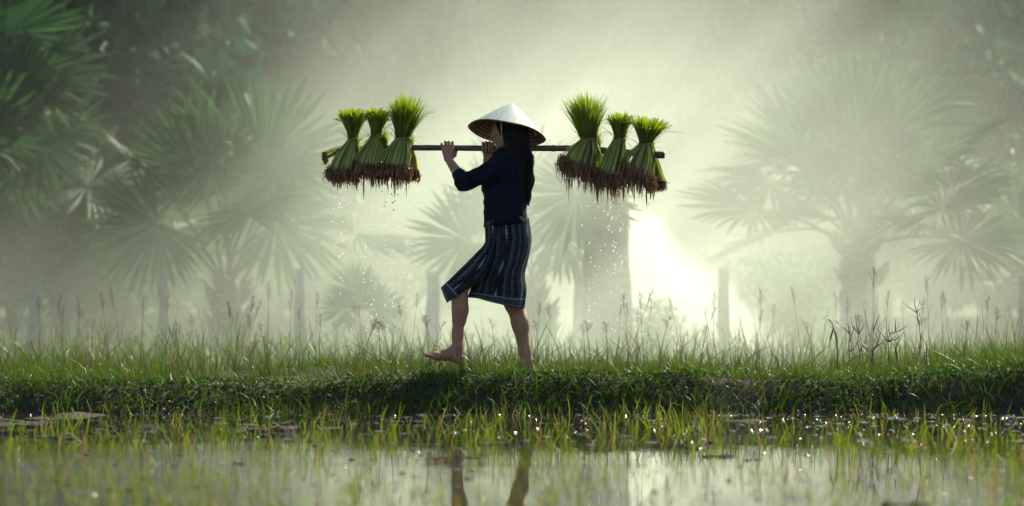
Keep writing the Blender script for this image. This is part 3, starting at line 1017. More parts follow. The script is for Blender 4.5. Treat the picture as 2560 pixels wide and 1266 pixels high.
    T = np.array([(1211, 552), (1215, 603), (1190, 636), (1155, 671), (1128, 697), (1102, 721)], float)
    N = np.array([(1250, 550), (1238, 612), (1226, 660), (1209, 693), (1168, 723), (1117, 758)], float)
    NY = np.array([-.160, -.175, -.190, -.192, -.185, -.175])
    T, N, NYs = catmull(T, 34), catmull(N, 34), catmull(NY[:, None], 34)[:, 0]
    V, UV, TI = [], [], []
    k = 30
    for i in range(34):
        t = i / 33
        far = P(T[i][0] + 16, T[i][1] + 22, .015 + .01 * t); tp = P(T[i][0], T[i][1], -.075); tq = P(T[i][0] + 1, T[i][1] + 1, -.115)
        mid = P(*(T[i] * .5 + N[i] * .5), NYs[i] + .003); nr = P(N[i][0], N[i][1], NYs[i] + .01)
        c = catmull([far, P(T[i][0] + 4, T[i][1] + 6, -.03), tp, tq, mid, nr], k)
        fo = .0045 * np.sin(np.linspace(0, 14, k) + t * 2.5) * math.sin(math.pi * min(1, t * 1.2) ** .8) * np.sin(np.linspace(0, math.pi, k))
        c[:, 1] -= fo; c[:, 2] += fo * .5
        V.append(c); UV.append(np.stack([.165 * 2 + np.linspace(0, .30, k), np.full(k, .50 * t + .05)], -1)); TI.append(np.full(k, .06 + .94 * t))
    i, j = np.meshgrid(np.arange(33), np.arange(k - 1), indexing='ij')
    bb = i * k + j
    sk.add(shift(np.concatenate(V), foot), np.stack([bb, bb + k, bb + k + 1, bb + 1], -1).reshape(-1, 4), None, np.concatenate(TI), 0, np.concatenate(UV))
    so_ = sk.build('skirt', M['skirt'], root)
    sm = so_.modifiers.new('thickness', 'SOLIDIFY'); sm.thickness = .003; sm.offset = 0

    # hair
    hp = [('e', H(-.024, 0, .020), (.092, .086, .093), .03, rot),
          cap_(H(-.055, .0, -.01), P(1301, 400, -.02), .080, .075, .03), cap_(P(1301, 400, -.055), P(1311, 450, -.05), .062, .050, .04), cap_(P(1305, 400, .02), P(1315, 450, .0), .060, .048, .04),
          cap_(P(1312, 450, -.05), P(1318, 492, -.035), .050, .022, .04), cap_(P(1318, 492, -.035), P(1321, 514, -.03), .020, .004, .02),
          cap_(H(-.005, .066, -.005), P(1276, 372, -.10), .026, .028, .03), cap_(P(1276, 372, -.10), P(1284, 425, -.125), .030, .030, .03), cap_(P(1284, 425, -.125), P(1303, 475, -.10), .028, .018, .03)]
    v, q = sdf_build(hp, .006, None, lambda X, Y, Z: .003 * np.sin(Y * 160 + X * 130 + 4 * np.sin(Z * 7)) + 0 * Z)
    hb = MB(); hb.add(shift(v, foot), q)
    N_ = 420
    c = []
    for i in range(N_):
        ang = rng.uniform(-2.2, 2.2)
        y0 = .082 * math.sin(ang); x0 = -.02 - .07 * math.cos(ang)
        s0 = H(x0, -y0 if False else y0 * 1.0, rng.uniform(-.02, .03))
        e = rng.random()
        yy = rng.uniform(-.12, .05)
        endy = 430 + 85 * e ** .6
        right = np.interp(endy, [380, 430, 470, 512], [1333, 1338, 1334, 1324]); left = np.interp(endy, [400, 450, 490, 515], [1272, 1290, 1308, 1318])
        ex = left + (right - left) * (rng.random() ** .55)
        m1 = P(np.interp(rng.random(), [0, 1], [1282, 1332]), 385, yy * .9)
        m2 = P(m1[0] * 400 + 1280 + 2, 420, yy * .9)
        c.append(catmull([s0, m1, (m2 + P(ex, endy - 40, yy)) / 2, P(ex, endy, yy * .8)], 9))
    ribbons(hb, shift(np.array(c), foot), rng.uniform(.002, .0045, N_), rng.random(N_), taper=.05)
    hb.build('hair', M['hair'], root)

    # conical hat
    hat = empty('hat')
    hat.parent = root
    rc = P(1267, 331, 0)
    up = Vector((math.sin(R(10.5)), math.sin(R(14.5)), 1)).normalized()
    fx = Vector((1, 0, 0)); fx = (fx - up * fx.dot(up)).normalized(); fy = up.cross(fx)
    mat = np.array([fx, fy, up])

    def lathe(mb_, prof, n=96, vs=None):
        a_ = np.arange(n + 1) / n * 2 * math.pi
        V_, U_ = [], []
        for i_, (r_, z_) in enumerate(prof):
            wob = 1 + .008 * np.sin(a_ * 3 + 1) + .004 * np.sin(a_ * 7)
            loc = np.stack([np.cos(a_) * r_ * wob, np.sin(a_) * r_ * wob, np.full(n + 1, z_) + .003 * np.sin(a_ * 5) * r_ / .24], -1)
            V_.append(rc + loc @ mat); U_.append(np.stack([a_ / (2 * math.pi), np.full(n + 1, i_ / (len(prof) - 1))], -1))
        i_, j_ = np.meshgrid(np.arange(len(prof) - 1), np.arange(n), indexing='ij')
        b_ = i_ * (n + 1) + j_
        mb_.add(shift(np.concatenate(V_), foot), np.stack([b_, b_ + n + 1, b_ + n + 2, b_ + 1], -1).reshape(-1, 4), None, .5, 0, np.concatenate(U_))
    Rr, Hh = .243, .198
    s_ = np.linspace(0, 1, 30)
    prof = [(Rr * t, Hh * (1 - t) + .007 * math.sin(math.pi * t) - .004 * (1 - t) ** 8) for t in s_]
    o1 = MB(); lathe(o1, prof); o1.build('hat_shell', M['hat'], hat)
    o2 = MB(); lathe(o2, [(r_ * .995, z_ - .006) for r_, z_ in prof]); o2.build('hat_lining', M['hat_in'], hat)
    a_ = np.linspace(0, 2 * math.pi, 73)
    rb = MB()
    for t in np.linspace(.22, .93, 10):
        r_ = Rr * t; z_ = Hh * (1 - t) + .007 * math.sin(math.pi * t) - .009
        tube(rb, shift(rc + np.stack([np.cos(a_) * r_, np.sin(a_) * r_, np.full(73, z_)], -1) @ mat, foot), .0032, 5, cap=False)
    for g in range(16):
        g_ = g / 16 * 2 * math.pi
        tube(rb, shift(rc + np.array([(math.cos(g_) * r_ * .99, math.sin(g_) * r_ * .99, z_ - .0075) for r_, z_ in prof[2::4]]) @ mat, foot), .0016, 4)
    rb.build('hat_ribs', M['hat_rib'], hat)
    rm = MB()
    tube(rm, shift(rc + np.stack([np.cos(a_) * Rr * (1 + .008 * np.sin(a_ * 3 + 1) + .004 * np.sin(a_ * 7)), np.sin(a_) * Rr * (1 + .008 * np.sin(a_ * 3 + 1) + .004 * np.sin(a_ * 7)), -.003 + .003 * np.sin(a_ * 5)], -1) @ mat, foot), .0052, 7, cap=False)
    rm.build('hat_rim', simple('red_brown_rim', (.16, .075, .04), (.28, .15, .08), 70, rough=.6), hat)
    st = MB()
    c = catmull([P(1252.5, 300, -.088), P(1253.5, 325, -.086), P(1254.5, 350, -.072), P(1249, 370, -.03)], 14)
    ribbons(st, shift(c, foot)[None], np.array([.009]), np.array([.5]), side=np.array([[1, -.3, 0]]), point=False)
    c = catmull([P(1338, 327, -.085), P(1338.5, 334, -.085), P(1338, 340, -.083)], 5)
    ribbons(st, shift(c, foot)[None], np.array([.005]), np.array([.5]), side=np.array([[1, 0, 0]]), point=False)
    st.build('chin_strap', M['strap'], hat)


person()


# ------------------------------------------------------------------ carrying pole
def pole():
    ctrl = [(862, 375), (930, 372), (1000, 370), (1100, 370), (1200, 371), (1300, 371), (1345, 371), (1384, 371), (1440, 372), (1510, 377), (1560, 381), (1610, 385), (1662, 388.5)]
    pts = catmull([P(x, y, .10) for x, y in ctrl], 150)
    px = 1280 + pts[:, 0] / (24.1 / FPX)
    r = np.interp(px, [860, 1300, 1400, 1660], [.0178, .0186, .0192, .0215])
    for nx_, a in ((930, .0022), (1060, .0010), (1185, .0012), (1384, .0035), (1508, .0025), (1605, .0022), (1648, .002)):
        r = r + a * np.exp(-((px - nx_) / 3.5) ** 2)
    r = r * (1 + .02 * np.sin(px * .13) + .012 * np.sin(px * .37))
    m = MB(); tube(m, pts, r, 18)
    o = m.build('carrying_pole', M['bamboo'])
    return tag(o, 'dark bamboo carrying pole across the woman\'s shoulder, bundles at both ends', 'pole')


pole()


# ------------------------------------------------------------------ bundles of rice seedlings
def bundle(label, neck, nw, top, tw, base0, base1, root_len, n=210, cut=True, Yn=.075, Yb=.045, depth=.6, spiky=0.0, front=True, arch=0.0):
    """neck (px,py), nw half width px; top (x0,y0),(x1,y1) line of the fan's rim; base0/base1 px ends of the root line"""
    nk = P(*neck, Yn)
    root = empty('seedling_bundle', nk)
    s = 1 / 400
    a = rng.random(n) * 2 * math.pi; rr = np.sqrt(rng.random(n))
    cu, su = np.cos(a) * rr, np.sin(a) * rr
    t0, t1 = np.array(top[0], float), np.array(top[1], float)
    b0, b1 = np.array(base0, float), np.array(base1, float)

    def ln(p, q, f, Y):
        w = p[None] * (1 - f[:, None]) + q[None] * f[:, None]
        return np.stack([P(x_, y_, yy) for (x_, y_), yy in zip(w, Y)])
    f = cu * .5 + .5
    # stalks: root line -> neck
    bw = np.linalg.norm(b1 - b0) * s
    B = ln(b0, b1, f, Yb + su * bw * .5 * depth)
    B[:, 2] += rng.normal(0, .006, n)
    Nk = nk + np.stack([cu * nw * s, su * nw * s * .8, rng.normal(0, .004, n)], -1)
    tw_ = np.linalg.norm(t1 - t0) * s
    Tp = ln(t0, t1, f, Yn + su * tw_ * .5 * .75)
    dome = (1 - rr ** 2) * arch
    Tp[:, 2] += dome + rng.normal(0, .008 if cut else .022, n) + spiky * rng.random(n) ** 3
    if not cut:
        Tp[:, 0] += rng.normal(0, .012, n)
    st = MB()
    mid = B * .5 + Nk * .5 + (np.stack([cu, su, 0 * cu], -1) * (.10 * bw * rr)[:, None])
    mid2 = B * .2 + Nk * .8 + (np.stack([cu, su, 0 * cu], -1) * (.05 * bw * rr)[:, None])
    ctrl = np.stack([B, B * .75 + mid * .25, mid, mid2, Nk], 1)
    ribbons(st, shift(ctrl, nk), rng.uniform(.005, .011, n), rng.random(n), side=np.stack([-su, cu + .05, 0 * cu], -1) + rng.normal(0, .25, (n, 3)), point=False)
    st.build('stalks', M['seedling_stalk'], root)
    lf = MB()
    k = 2 if not cut else 2
    Nk2, Tp2 = np.repeat(Nk, k, 0), np.repeat(Tp, k, 0)
    Tp2 = Tp2 + rng.normal(0, .010, Tp2.shape) * [1, 1, .8]
    cu2, su2, rr2 = np.repeat(cu, k), np.repeat(su, k), np.repeat(rr, k)
    out = np.stack([cu2, su2, 0 * cu2], -1)
    h = (Tp2 - Nk2)
    c1 = Nk2 + h * .3 - out * (.012 * rr2)[:, None]; c2 = Nk2 + h * .65 - out * (.008 * rr2)[:, None]
    drp = rng.random((n * k, 1)) ** 6 * .05
    tip = Tp2 + out * drp * 2 - np.array([0, 0, 1]) * drp
    ctrl = np.stack([Nk2, Nk2 * .85 + c1 * .15, c1, c2, c2 * .4 + tip * .6 + [0, 0, .003], tip], 1)
    ribbons(lf, shift(ctrl, nk), rng.uniform(.005, .0085, n * k), rng.random(n * k), side=np.stack([-su2, cu2 + .05, 0 * cu2], -1) + rng.normal(0, .35, (n * k, 3)), taper=.55 if cut else .05)
    # stray leaves that droop out of the tie
    q = 26
    a2 = rng.random(q) * 6.28; L = rng.uniform(.06, .16, q)
    blades(lf, shift(nk, nk)[None] + np.stack([np.cos(a2) * nw * s, np.sin(a2) * nw * s * .7, rng.normal(0, .01, q)], -1), L, rng.uniform(.003, .005, q), 1.0, 1.3, S=7, az=a2)
    lf.build('leaves', M['seedling_leaf'], root)
    # roots
    ro = MB()
    q = 620
    a3 = rng.random(q) * 6.28; r3 = np.sqrt(rng.random(q)); f3 = np.cos(a3) * r3 * .5 + .5
    B3 = ln(b0, b1, np.clip(f3 * 1.12 - .06, 0, 1), Yb + np.sin(a3) * r3 * bw * .5 * depth * 1.1)
    B3[:, 2] += rng.normal(.004, .010, q)
    L = root_len * s * .9 * (.55 + .45 * rng.random(q)) * (1 + .9 * (rng.random(q) ** 9))
    w1 = rng.normal(0, .012, (q, 3)); w2 = rng.normal(0, .016, (q, 3)); w3 = rng.normal(0, .010, (q, 3))
    dn = np.array([0, 0, -1.0])
    ctrl = np.stack([B3, B3 + dn * (L * .3)[:, None] + w1, B3 + dn * (L * .62)[:, None] + w2, B3 + dn * (L * .85)[:, None] + w2 * .7, B3 + dn * L[:, None] + w3 * .6], 1)
    ribbons(ro, shift(ctrl, nk), rng.uniform(.004, .010, q), rng.random(q), taper=.12)
    # long dripping threads, clumped
    q = 34
    f3 = rng.random(q)
    B3 = ln(b0, b1, f3, Yb + rng.normal(0, .3, q) * bw * .5 * depth)
    B3[:, 2] -= root_len * s * .55
    L = root_len * s * rng.uniform(.5, 1.05, q) * (1 + .6 * (rng.random(q) > .8))
    w = rng.normal(0, .004, (q, 3))
    ctrl = np.stack([B3, B3 + dn * (L * .35)[:, None] + w, B3 + dn * (L * .7)[:, None] + w * .5, B3 + dn * L[:, None] + w * 1.5], 1)
    ribbons(ro, shift(ctrl, nk), rng.uniform(.005, .014, q), rng.random(q), taper=.08)
    ro.build('roots', M['root'], root)
    ti = MB()
    aa = np.linspace(0, 2 * math.pi * 2.6, 60)
    tube(ti, np.stack([np.cos(aa) * (nw * s + .004), np.sin(aa) * (nw * s * .8 + .004), -.006 + .014 * aa / aa.max() + .002 * np.sin(aa * 1.7)], -1), .0026, 5)
    ti.build('tie', M['fibre'], root)
    tag(root, label, 'seedling bundle', 'rice seedling bundles on the pole')
    return root


bundle('outermost left rice seedling bundle with a flat trimmed top', (882, 349), 11, ((846, 279), (920, 279)), 0, (820, 422), (894, 424), 34, cut=True)
bundle('second rice seedling bundle from the left, narrow with a flat trimmed top', (939, 345), 13, ((914, 277), (975, 279)), 0, (880, 408), (958, 414), 42, cut=True)
bundle('tall untrimmed rice seedling bundle nearest the woman\'s hands', (1006, 347), 18, ((968, 262), (1076, 266)), 0, (948, 410), (1026, 418), 40, cut=False, spiky=.035, arch=.045)
bundle('tall untrimmed rice seedling bundle just behind the woman\'s back', (1471, 349), 19, ((1405, 266), (1518, 268)), 0, (1400, 392), (1502, 424), 50, cut=False, spiky=.05, arch=.06)
bundle('narrow middle rice seedling bundle of the three behind the woman', (1549, 350), 15, ((1519, 290), (1582, 291)), 0, (1492, 432), (1560, 436), 44, cut=True)
bundle('outermost right rice seedling bundle near the pole\'s thick end', (1613, 362), 15, ((1576, 292), (1678, 312)), 0, (1553, 402), (1634, 444), 46, cut=True, arch=.01)


def back_bundle(label, a, a_w, b0, b1, root_len, Y0=.13, Y1=.19, n=110, root_dir=(0, 0, -1)):
    nk = P(*a, Y0)
    root = empty('seedling_bundle', nk)
    f = rng.random(n)
    g = rng.normal(0, .4, n)
    b0, b1 = np.array(b0, float), np.array(b1, float)
    w = b0[None] * (1 - f[:, None]) + b1[None] * f[:, None]
    B = np.stack([P(x_, y_, Y1 + gg * .04) for (x_, y_), gg in zip(w, g)])
    T = nk + np.stack([(f - .5) * 2 * a_w / 400, g * .02, rng.normal(0, .006, n)], -1)
    m = B * .5 + T * .5 + rng.normal(0, .004, (n, 3))
    st = MB()
    ribbons(st, shift(np.stack([B, m, T], 1), nk), rng.uniform(.0055, .0085, n), rng.random(n), point=False)
    st.build('stalks', M['seedling_stalk'], root)
    lf = MB()
    out = (T - B) / np.linalg.norm(T - B, axis=1)[:, None]
    tip = T + out * rng.uniform(.05, .09, (n, 1)) + rng.normal(0, .02, (n, 3)) + [0, -.02, .02]
    ribbons(lf, shift(np.stack([T, (T + tip) / 2, tip], 1), nk), rng.uniform(.004, .007, n), rng.random(n))
    lf.build('leaves', M['seedling_leaf'], root)
    q = 240
    f = rng.random(q); w = b0[None] * (1 - f[:, None]) + b1[None] * f[:, None]
    B = np.stack([P(x_, y_, Y1 + gg * .04) for (x_, y_), gg in zip(w, rng.normal(0, .4, q))])
    L = root_len / 400 * rng.uniform(.5, 1.1, q); dd = np.array(root_dir, float)
    ctrl = np.stack([B, B + dd * (L * .4)[:, None] + rng.normal(0, .007, (q, 3)), B + dd * (L * .75)[:, None] + rng.normal(0, .008, (q, 3)), B + dd * L[:, None] + rng.normal(0, .004, (q, 3))], 1)
    ro = MB(); ribbons(ro, shift(ctrl, nk), rng.uniform(.004, .009, q), rng.random(q), taper=.1)
    ro.build('roots', M['root'], root)
    tag(root, label, 'seedling bundle', 'rice seedling bundles on the pole')


back_bundle('thin sideways rice seedling bundle poking out at the pole\'s far left end', (872, 368), 10, (812, 378), (818, 400), 14, n=60, root_dir=(-.4, 0, -1))
back_bundle('dark rice seedling bundle hanging behind the pole, below the tall one at her hands', (1020, 366), 12, (1012, 424), (1048, 426), 32)
back_bundle('dark rice seedling bundle hanging behind the pole between the second and third', (958, 366), 10, (938, 415), (972, 418), 30)
back_bundle('rice seedling bundle hanging behind the thick right end of the pole', (1622, 372), 14, (1620, 458), (1664, 452), 26, n=150)
back_bundle('rice seedling bundle hanging behind the pole under the tall one at her back', (1488, 368), 14, (1478, 420), (1512, 426), 30)


# ------------------------------------------------------------------ water drops
def drops():
    m = MB()
    n, k = 10, 7
    a = np.arange(n) / n * 2 * math.pi
    V = [[0, 0, 1]]
    for i in range(1, k):
        th = math.pi * i / k
        V += [[math.sin(th) * math.cos(x_), math.sin(th) * math.sin(x_), math.cos(th)] for x_ in a]
    V.append([0, 0, -1])
    q, tr = [], []
    for j in range(n):
        tr.append((0, 1 + j, 1 + (j + 1) % n)); e = 1 + (k - 2) * n; tr.append((len(V) - 1, e + (j + 1) % n, e + j))
        for i in range(k - 2): q.append((1 + i * n + j, 1 + (i + 1) * n + j, 1 + (i + 1) * n + (j + 1) % n, 1 + i * n + (j + 1) % n))
    m.add(V, q, tr)
    me = m.mesh('water_drop', M['drop'])
    cols_l = rng.uniform(828, 1045, 20); cols_r = rng.uniform(1432, 1640, 14)
    for side, cols, cnt in (('l', cols_l, 150), ('r', cols_r, 130)):
        for i in range(cnt):
            if side == 'l':
                px = rng.choice(cols) + rng.normal(0, 2.5) if i % 3 else rng.uniform(828, 1040)
                py = 470 + 360 * rng.random() ** 1.35
            else:
                px = rng.choice(cols) + rng.normal(0, 5) if i % 2 else rng.normal(1530, 38)
                py = 500 + 330 * rng.random() ** 1.1
            Y = rng.uniform(-.06, .2)
            o = bpy.data.objects.new('water_drop', me); COL.objects.link(o)
            o.location = P(px, py, Y)
            s = rng.uniform(.0024, .0050)
            o.scale = (s, s, s * rng.uniform(1, 1.9))
            if side == 'l':
                tag(o, 'tiny water drop falling from the bundles in front of the woman', 'water drop', 'drops falling from the front bundles')
            else:
                tag(o, 'tiny water drop falling from the bundles behind the woman\'s back', 'water drop', 'drops falling from the rear bundles')


drops()


# ------------------------------------------------------------------ fence at the far side of the field
def fence():
    Y = 15.0
    root = empty('wire_fence', (0, Y, 0))
    tag(root, 'old wire fence with leaning wooden posts standing in the smoke', 'fence')
    o = np.array([0, Y, 0])
    for px, top, w, lean, lab in ((88, 700, 34, 0, 'short thick post at the far left'), (410, 665, 19, -4, 'thin tapering post'), (750, 672, 24, 0, None), (1085, 680, 33, -8, 'broad post behind the raised foot'),
                                  (1447, 652, 26, 2, None), (1808, 672, 27, 2, 'post beside the white smoke'), (2180, 690, 26, 3, None), (-250, 690, 26, 0, None), (2560, 690, 26, 0, None)):
        m = MB()
        d = (Y + CAM_D) / FPX
        t, b = P(px, top, Y), P(px + lean, 905, Y)
        f = np.linspace(0, 1, 8)[:, None]
        pts = b + (t - b) * f
        pts[0][2] = -.05
        pts[:, :2] += rng.normal(0, .003, (8, 2))
        r = w / 2 * d * np.interp(f[:, 0], [0, 1], [1.3, 1.0])
        tube(m, shift(pts, o), r, 9, rng.random(), jitter=.12)
        p = m.build('post', M['post'], root, smooth=False)
        if lab: p['label'] = lab
    for py in (697, 768):
        m = MB()
        pxs = np.linspace(-250, 2560, 90)
        sag = 5 * np.abs(np.sin((pxs - 88) / 338 * math.pi))
        tube(m, shift([P(a, py + s_, Y - .05) for a, s_ in zip(pxs, sag)], o), .0018, 4)
        m.build('wire', M['wire'], root)


fence()


# ------------------------------------------------------------------ fan palms
def fan_leaf(seed, Rl=1.0, spread=R(285), nseg=34, droop=.25, cup=.25):
    """unit fan leaf lying along +X: hub at origin, blade in XY, petiole left out"""
    r = np.random.default_rng(seed)
    m = MB()
    angs = np.linspace(-spread / 2, spread / 2, nseg)
    da = spread / nseg
    ts = np.array([0.03, .3, .6, .67, .78, .9, 1.0])
    for a in angs:
        if r.random() < .03: continue
        L = Rl * (1 - .22 * (abs(a) / (spread / 2)) ** 2) * r.uniform(.88, 1.06)
        a = a + r.normal(0, .22) * da
        d = np.array([math.cos(a), math.sin(a), 0]); s = np.array([-math.sin(a), math.cos(a), 0])
        tint = r.random()
        drp = droop * r.uniform(.3, 1.9)
        V = []
        for t in ts:
            rad = L * t
            w = rad * math.tan(da / 2) * 1.02 if t <= .6 else L * .6 * math.tan(da / 2) * np.interp(t, [.6, .67, .78, .9, 1], [1, .9, .72, .42, .05])
            z = cup * rad ** 2 * .4 - drp * max(0, t - .45) ** 2 * L * 1.6
            c = d * rad + [0, 0, z]
            V += [c - s * w, c + [0, 0, w * .55], c + s * w]
        k = len(ts)
        q = []
        for i in range(k - 1):
            b = i * 3
            q += [(b, b + 1, b + 4, b + 3), (b + 1, b + 2, b + 5, b + 4)]
        m.add(V, q, None, tint, np.repeat(ts, 3))
    return m.mesh('leaf_blade', M['palm_leaf'], smooth=False)


FAN = [fan_leaf(i, droop=(.1, .3, .55, .2)[i], spread=R((290, 270, 300, 240)[i]), cup=(.2, .3, .1, .4)[i]) for i in range(4)]


def place_frame(fwd, upv):
    x = Vector(fwd).normalized(); z = Vector(upv); z = (z - x * z.dot(x)).normalized(); y = z.cross(x)
    return Matrix(((x[0], y[0], z[0]), (x[1], y[1], z[1]), (x[2], y[2], z[2])))


def palm(base, crown, r0, r1, leaves, label, cat='palm', stubs=True, pet_r=.022, group=None):
    """leaves: list of (hub point, direction, radius, up)"""
    base, crown = np.asarray(base, float), np.asarray(crown, float)
    root = empty('fan_palm', base)
    tag(root, label, cat, group)
    if r0 > 0:
        m = MB()
        tt = np.linspace(0, 1, 12)[:, None]
        pts = base + (crown - base) * tt; pts[0][2] -= .05
        rad = (r0 + (r1 - r0) * tt[:, 0]) * (1 + .07 * np.sin(np.arange(12) * 2.3))
        tube(m, shift(pts, base), rad, 14, jitter=.12)
        if stubs:
            for i in range(34):
                f = rng.random(); a = rng.random() * 6.28; p = base + (crown - base) * f; rr = (r0 + (r1 - r0) * f)
                o = np.array([math.cos(a), math.sin(a), .9]); q = p + np.array([math.cos(a), math.sin(a), 0]) * rr * .8
                tube(m, shift([q, q + o * .09, q + o * .17 + [0, 0, .03]], base), [.045, .035, .006], 5, rng.random())
        m.build('trunk', M['bark'], root)
    for i, (hub, d, rad, upv) in enumerate(leaves):
        hub = np.asarray(hub, float)
        pm = MB()
        start = crown + (hub - crown) * .02 + rng.normal(0, .03, 3)
        mid = (start + hub) / 2 + np.array([0, 0, .06 * np.linalg.norm(hub - crown)])
        tube(pm, shift(catmull([start, mid, hub], 9), base), np.linspace(pet_r, pet_r * .5, 9), 6)
        fr = pm.build('frond', M['petiole'], root)
        bl = bpy.data.objects.new('leaf_blade', FAN[(i * 7 + int(abs(hub[0]) * 3)) % 4]); COL.objects.link(bl)
        bl.parent = fr
        mt = place_frame(d, upv).to_4x4() @ Matrix.Diagonal((rad, rad, rad, 1))
        mt.translation = Vector(hub - base)
        bl.matrix_local = mt
    return root


def auto_leaves(crown, n, reach, rad, zmin=-.15, zmax=1.35, seed=0, jit=.2):
    r = np.random.default_rng(seed)
    out = []
    for i in range(n):
        f = (i + .5) / n
        el = zmin + (zmax - zmin) * f ** .9
        az = i * 2.39996 + r.uniform(-.3, .3)
        d = np.array([math.cos(az) * math.cos(el), math.sin(az) * math.cos(el), math.sin(el)])
        L = reach * r.uniform(1 - jit, 1 + jit * .6)
        hub = np.asarray(crown) + d * L
        fd = d + np.array([0, 0, -.35 * (1 - f)]) + r.normal(0, .12, 3)
        up = np.array([0, 0, 1]) * (1 - .2 * f) - d * (.6 if el > .6 else .1) + r.normal(0, .15, 3)
        # tilt blades so many face the camera or the sky
        up = up + np.array([0, -.6 * r.random(), 0])
        out.append((hub, fd, rad * r.uniform(.85, 1.12), up))
    return out


def PB(px, Y, z=0.0):
    p = P(px, 700, Y); p[2] = z
    return p


# right palm
Y = 15.4
cr = P(2145, 615, Y)
palm(PB(2150, Y), cr, .22, .17, auto_leaves(cr, 27, 1.22, .90, .02, 1.5, 3), 'big round-crowned fan palm standing in the smoke on the right', 'palm tree')
# left palm
Y = 16.5
cr = P(568, 700, Y)
lv = auto_leaves(cr, 8, 1.3, .8, .25, 1.35, 8)
lv += [(P(395, 560, Y - .4), (-.75, -.1, -.55), .85, (.2, -1, .35)), (P(690, 560, Y + .2), (.8, 0, .1), .85, (-.1, -1, .5)), (P(500, 430, Y), (-.3, 0, 1), .9, (0, -1, .1)), (P(660, 400, Y), (.4, 0, 1), .95, (0, -1, .1))]
palm(PB(582, Y), cr, .20, .12, lv, 'big fan palm with rough stubby trunk in the smoke left of the bundles', 'palm tree')
# palm right behind the woman
Y = 14.6
cr = P(1338, 720, Y)
lv = [(P(1165, 598, Y), (-1, 0, .22), .62, (0, -1, .2)), (P(1240, 520, Y + .3), (-.6, .2, .9), .6, (0, -1, .1)), (P(1385, 560, Y), (.15, 0, 1), .66, (.3, -1, 0)),
      (P(1400, 575, Y - .3), (.9, -.2, -.5), .62, (.3, -1, .3)), (P(1300, 470, Y + .4), (0, .1, 1), .7, (.2, -1, 0)), (P(1450, 500, Y + .3), (.8, .1, .5), .68, (0, -1, .3)),
      (P(1185, 610, Y + .5), (-.4, 0, -.9), .3, (0, -1, .4)), (P(1420, 640, Y + .4), (1, .3, .1), .5, (0, -.4, 1))]
palm(PB(1342, Y), cr, .11, .08, lv, 'bright fan palm with slender forked stems directly behind the woman', 'palm tree', pet_r=.018)
# little palm
Y = 15.5
cr = P(905, 815, Y)
lv = [(P(888, 728, Y), (-.2, 0, 1), .33, (0, -1, .1)), (P(865, 775, Y), (-1, 0, .3), .30, (0, -1, .4)), (P(950, 770, Y), (.9, 0, .5), .30, (0, -1, .4)), (P(915, 765, Y + .2), (.3, .5, .8), .3, (0, -1, .6)), (P(880, 770, Y - .2), (-.5, -.6, .2), .26, (0, 0, 1))]
palm(PB(905, Y), cr, .05, .04, lv, 'small young fan palm low in the grass below the front bundles', 'palm tree', stubs=False, pet_r=.008)
# dark palm at the upper left
Y = 20.0
cr = P(-70, 520, Y)
lv = [(P(50, 190, Y), (.95, 0, .05), 1.08, (0, -.8, .6)), (P(20, 80, Y + .3), (.5, 0, .8), .95, (0, -1, .2)), (P(95, 365, Y - .2), (.7, -.2, -.5), .78, (.1, -1, .4)), (P(140, 330, Y + .4), (1, .1, .1), .7, (0, -1, .5)),
      (P(-40, 330, Y - .4), (.3, -.3, .5), .9, (0, -1, .2)), (P(30, 400, Y + .5), (.2, 0, -1), .8, (0, -1, .3))] + auto_leaves(cr, 9, 1.35, .9, .1, 1.3, 21)
palm(PB(-110, Y), cr, .2, .15, lv, 'dark tall fan palm reaching in at the upper left edge', 'palm tree')
# palm at the right edge
Y = 19.0
cr = P(2600, 740, Y)
palm(PB(2605, Y), cr, .12, .1, auto_leaves(cr, 11, .75, .62, .1, 1.4, 33), 'low fan palm half cut off by the right edge', 'palm tree')


# broad stump
def stump():
    Y = 11.8
    b = PB(1520, Y)
    m = MB()
    f = np.linspace(0, 1, 16)[:, None]
    t = P(1513, 440, Y)
    pts = b + (t - b) * f; pts[0][2] -= .05
    d = (Y + CAM_D) / FPX
    tube(m, shift(pts, b), 57 * d * (1 + .32 * (1 - f[:, 0]) ** 3.5) * (1 + .015 * np.sin(np.arange(16) * 1.9)), 26, jitter=.10)
    root = empty('tree_stump', b)
    m.build('trunk', M['bark'], root)
    c = MB()
    for i in range(16):
        a = rng.random() * 6.28; p = t + np.array([math.cos(a), math.sin(a), 0]) * 50 * d
        tube(c, shift([p - [0, 0, .05], p + [math.cos(a) * .04, math.sin(a) * .04, .05], p + [math.cos(a) * .1, math.sin(a) * .1, .12]], b), [.05, .04, .008], 5, rng.random())
    c.build('broken_leaf_bases', M['bark'], root)
    fr = MB()
    tube(fr, shift(catmull([t + [-.12, -.1, .05], P(1455, 440, Y - .25), P(1440, 480, Y - .3)], 8), b), np.linspace(.02, .012, 8), 6)
    fo = fr.build('hanging_frond', M['petiole'], root)
    bl = bpy.data.objects.new('leaf_blade', FAN[2]); COL.objects.link(bl); bl.parent = fo
    hub = P(1440, 482, Y - .3)
    mt = place_frame((.25, 0, -1), (.1, -1, .2)).to_4x4() @ Matrix.Diagonal((.62, .62, .62, 1)); mt.translation = Vector(hub - b)
    bl.matrix_local = mt
    tag(root, 'broad bare trunk topped off behind the rear bundles, bright smoke beside it', 'tree')


stump()


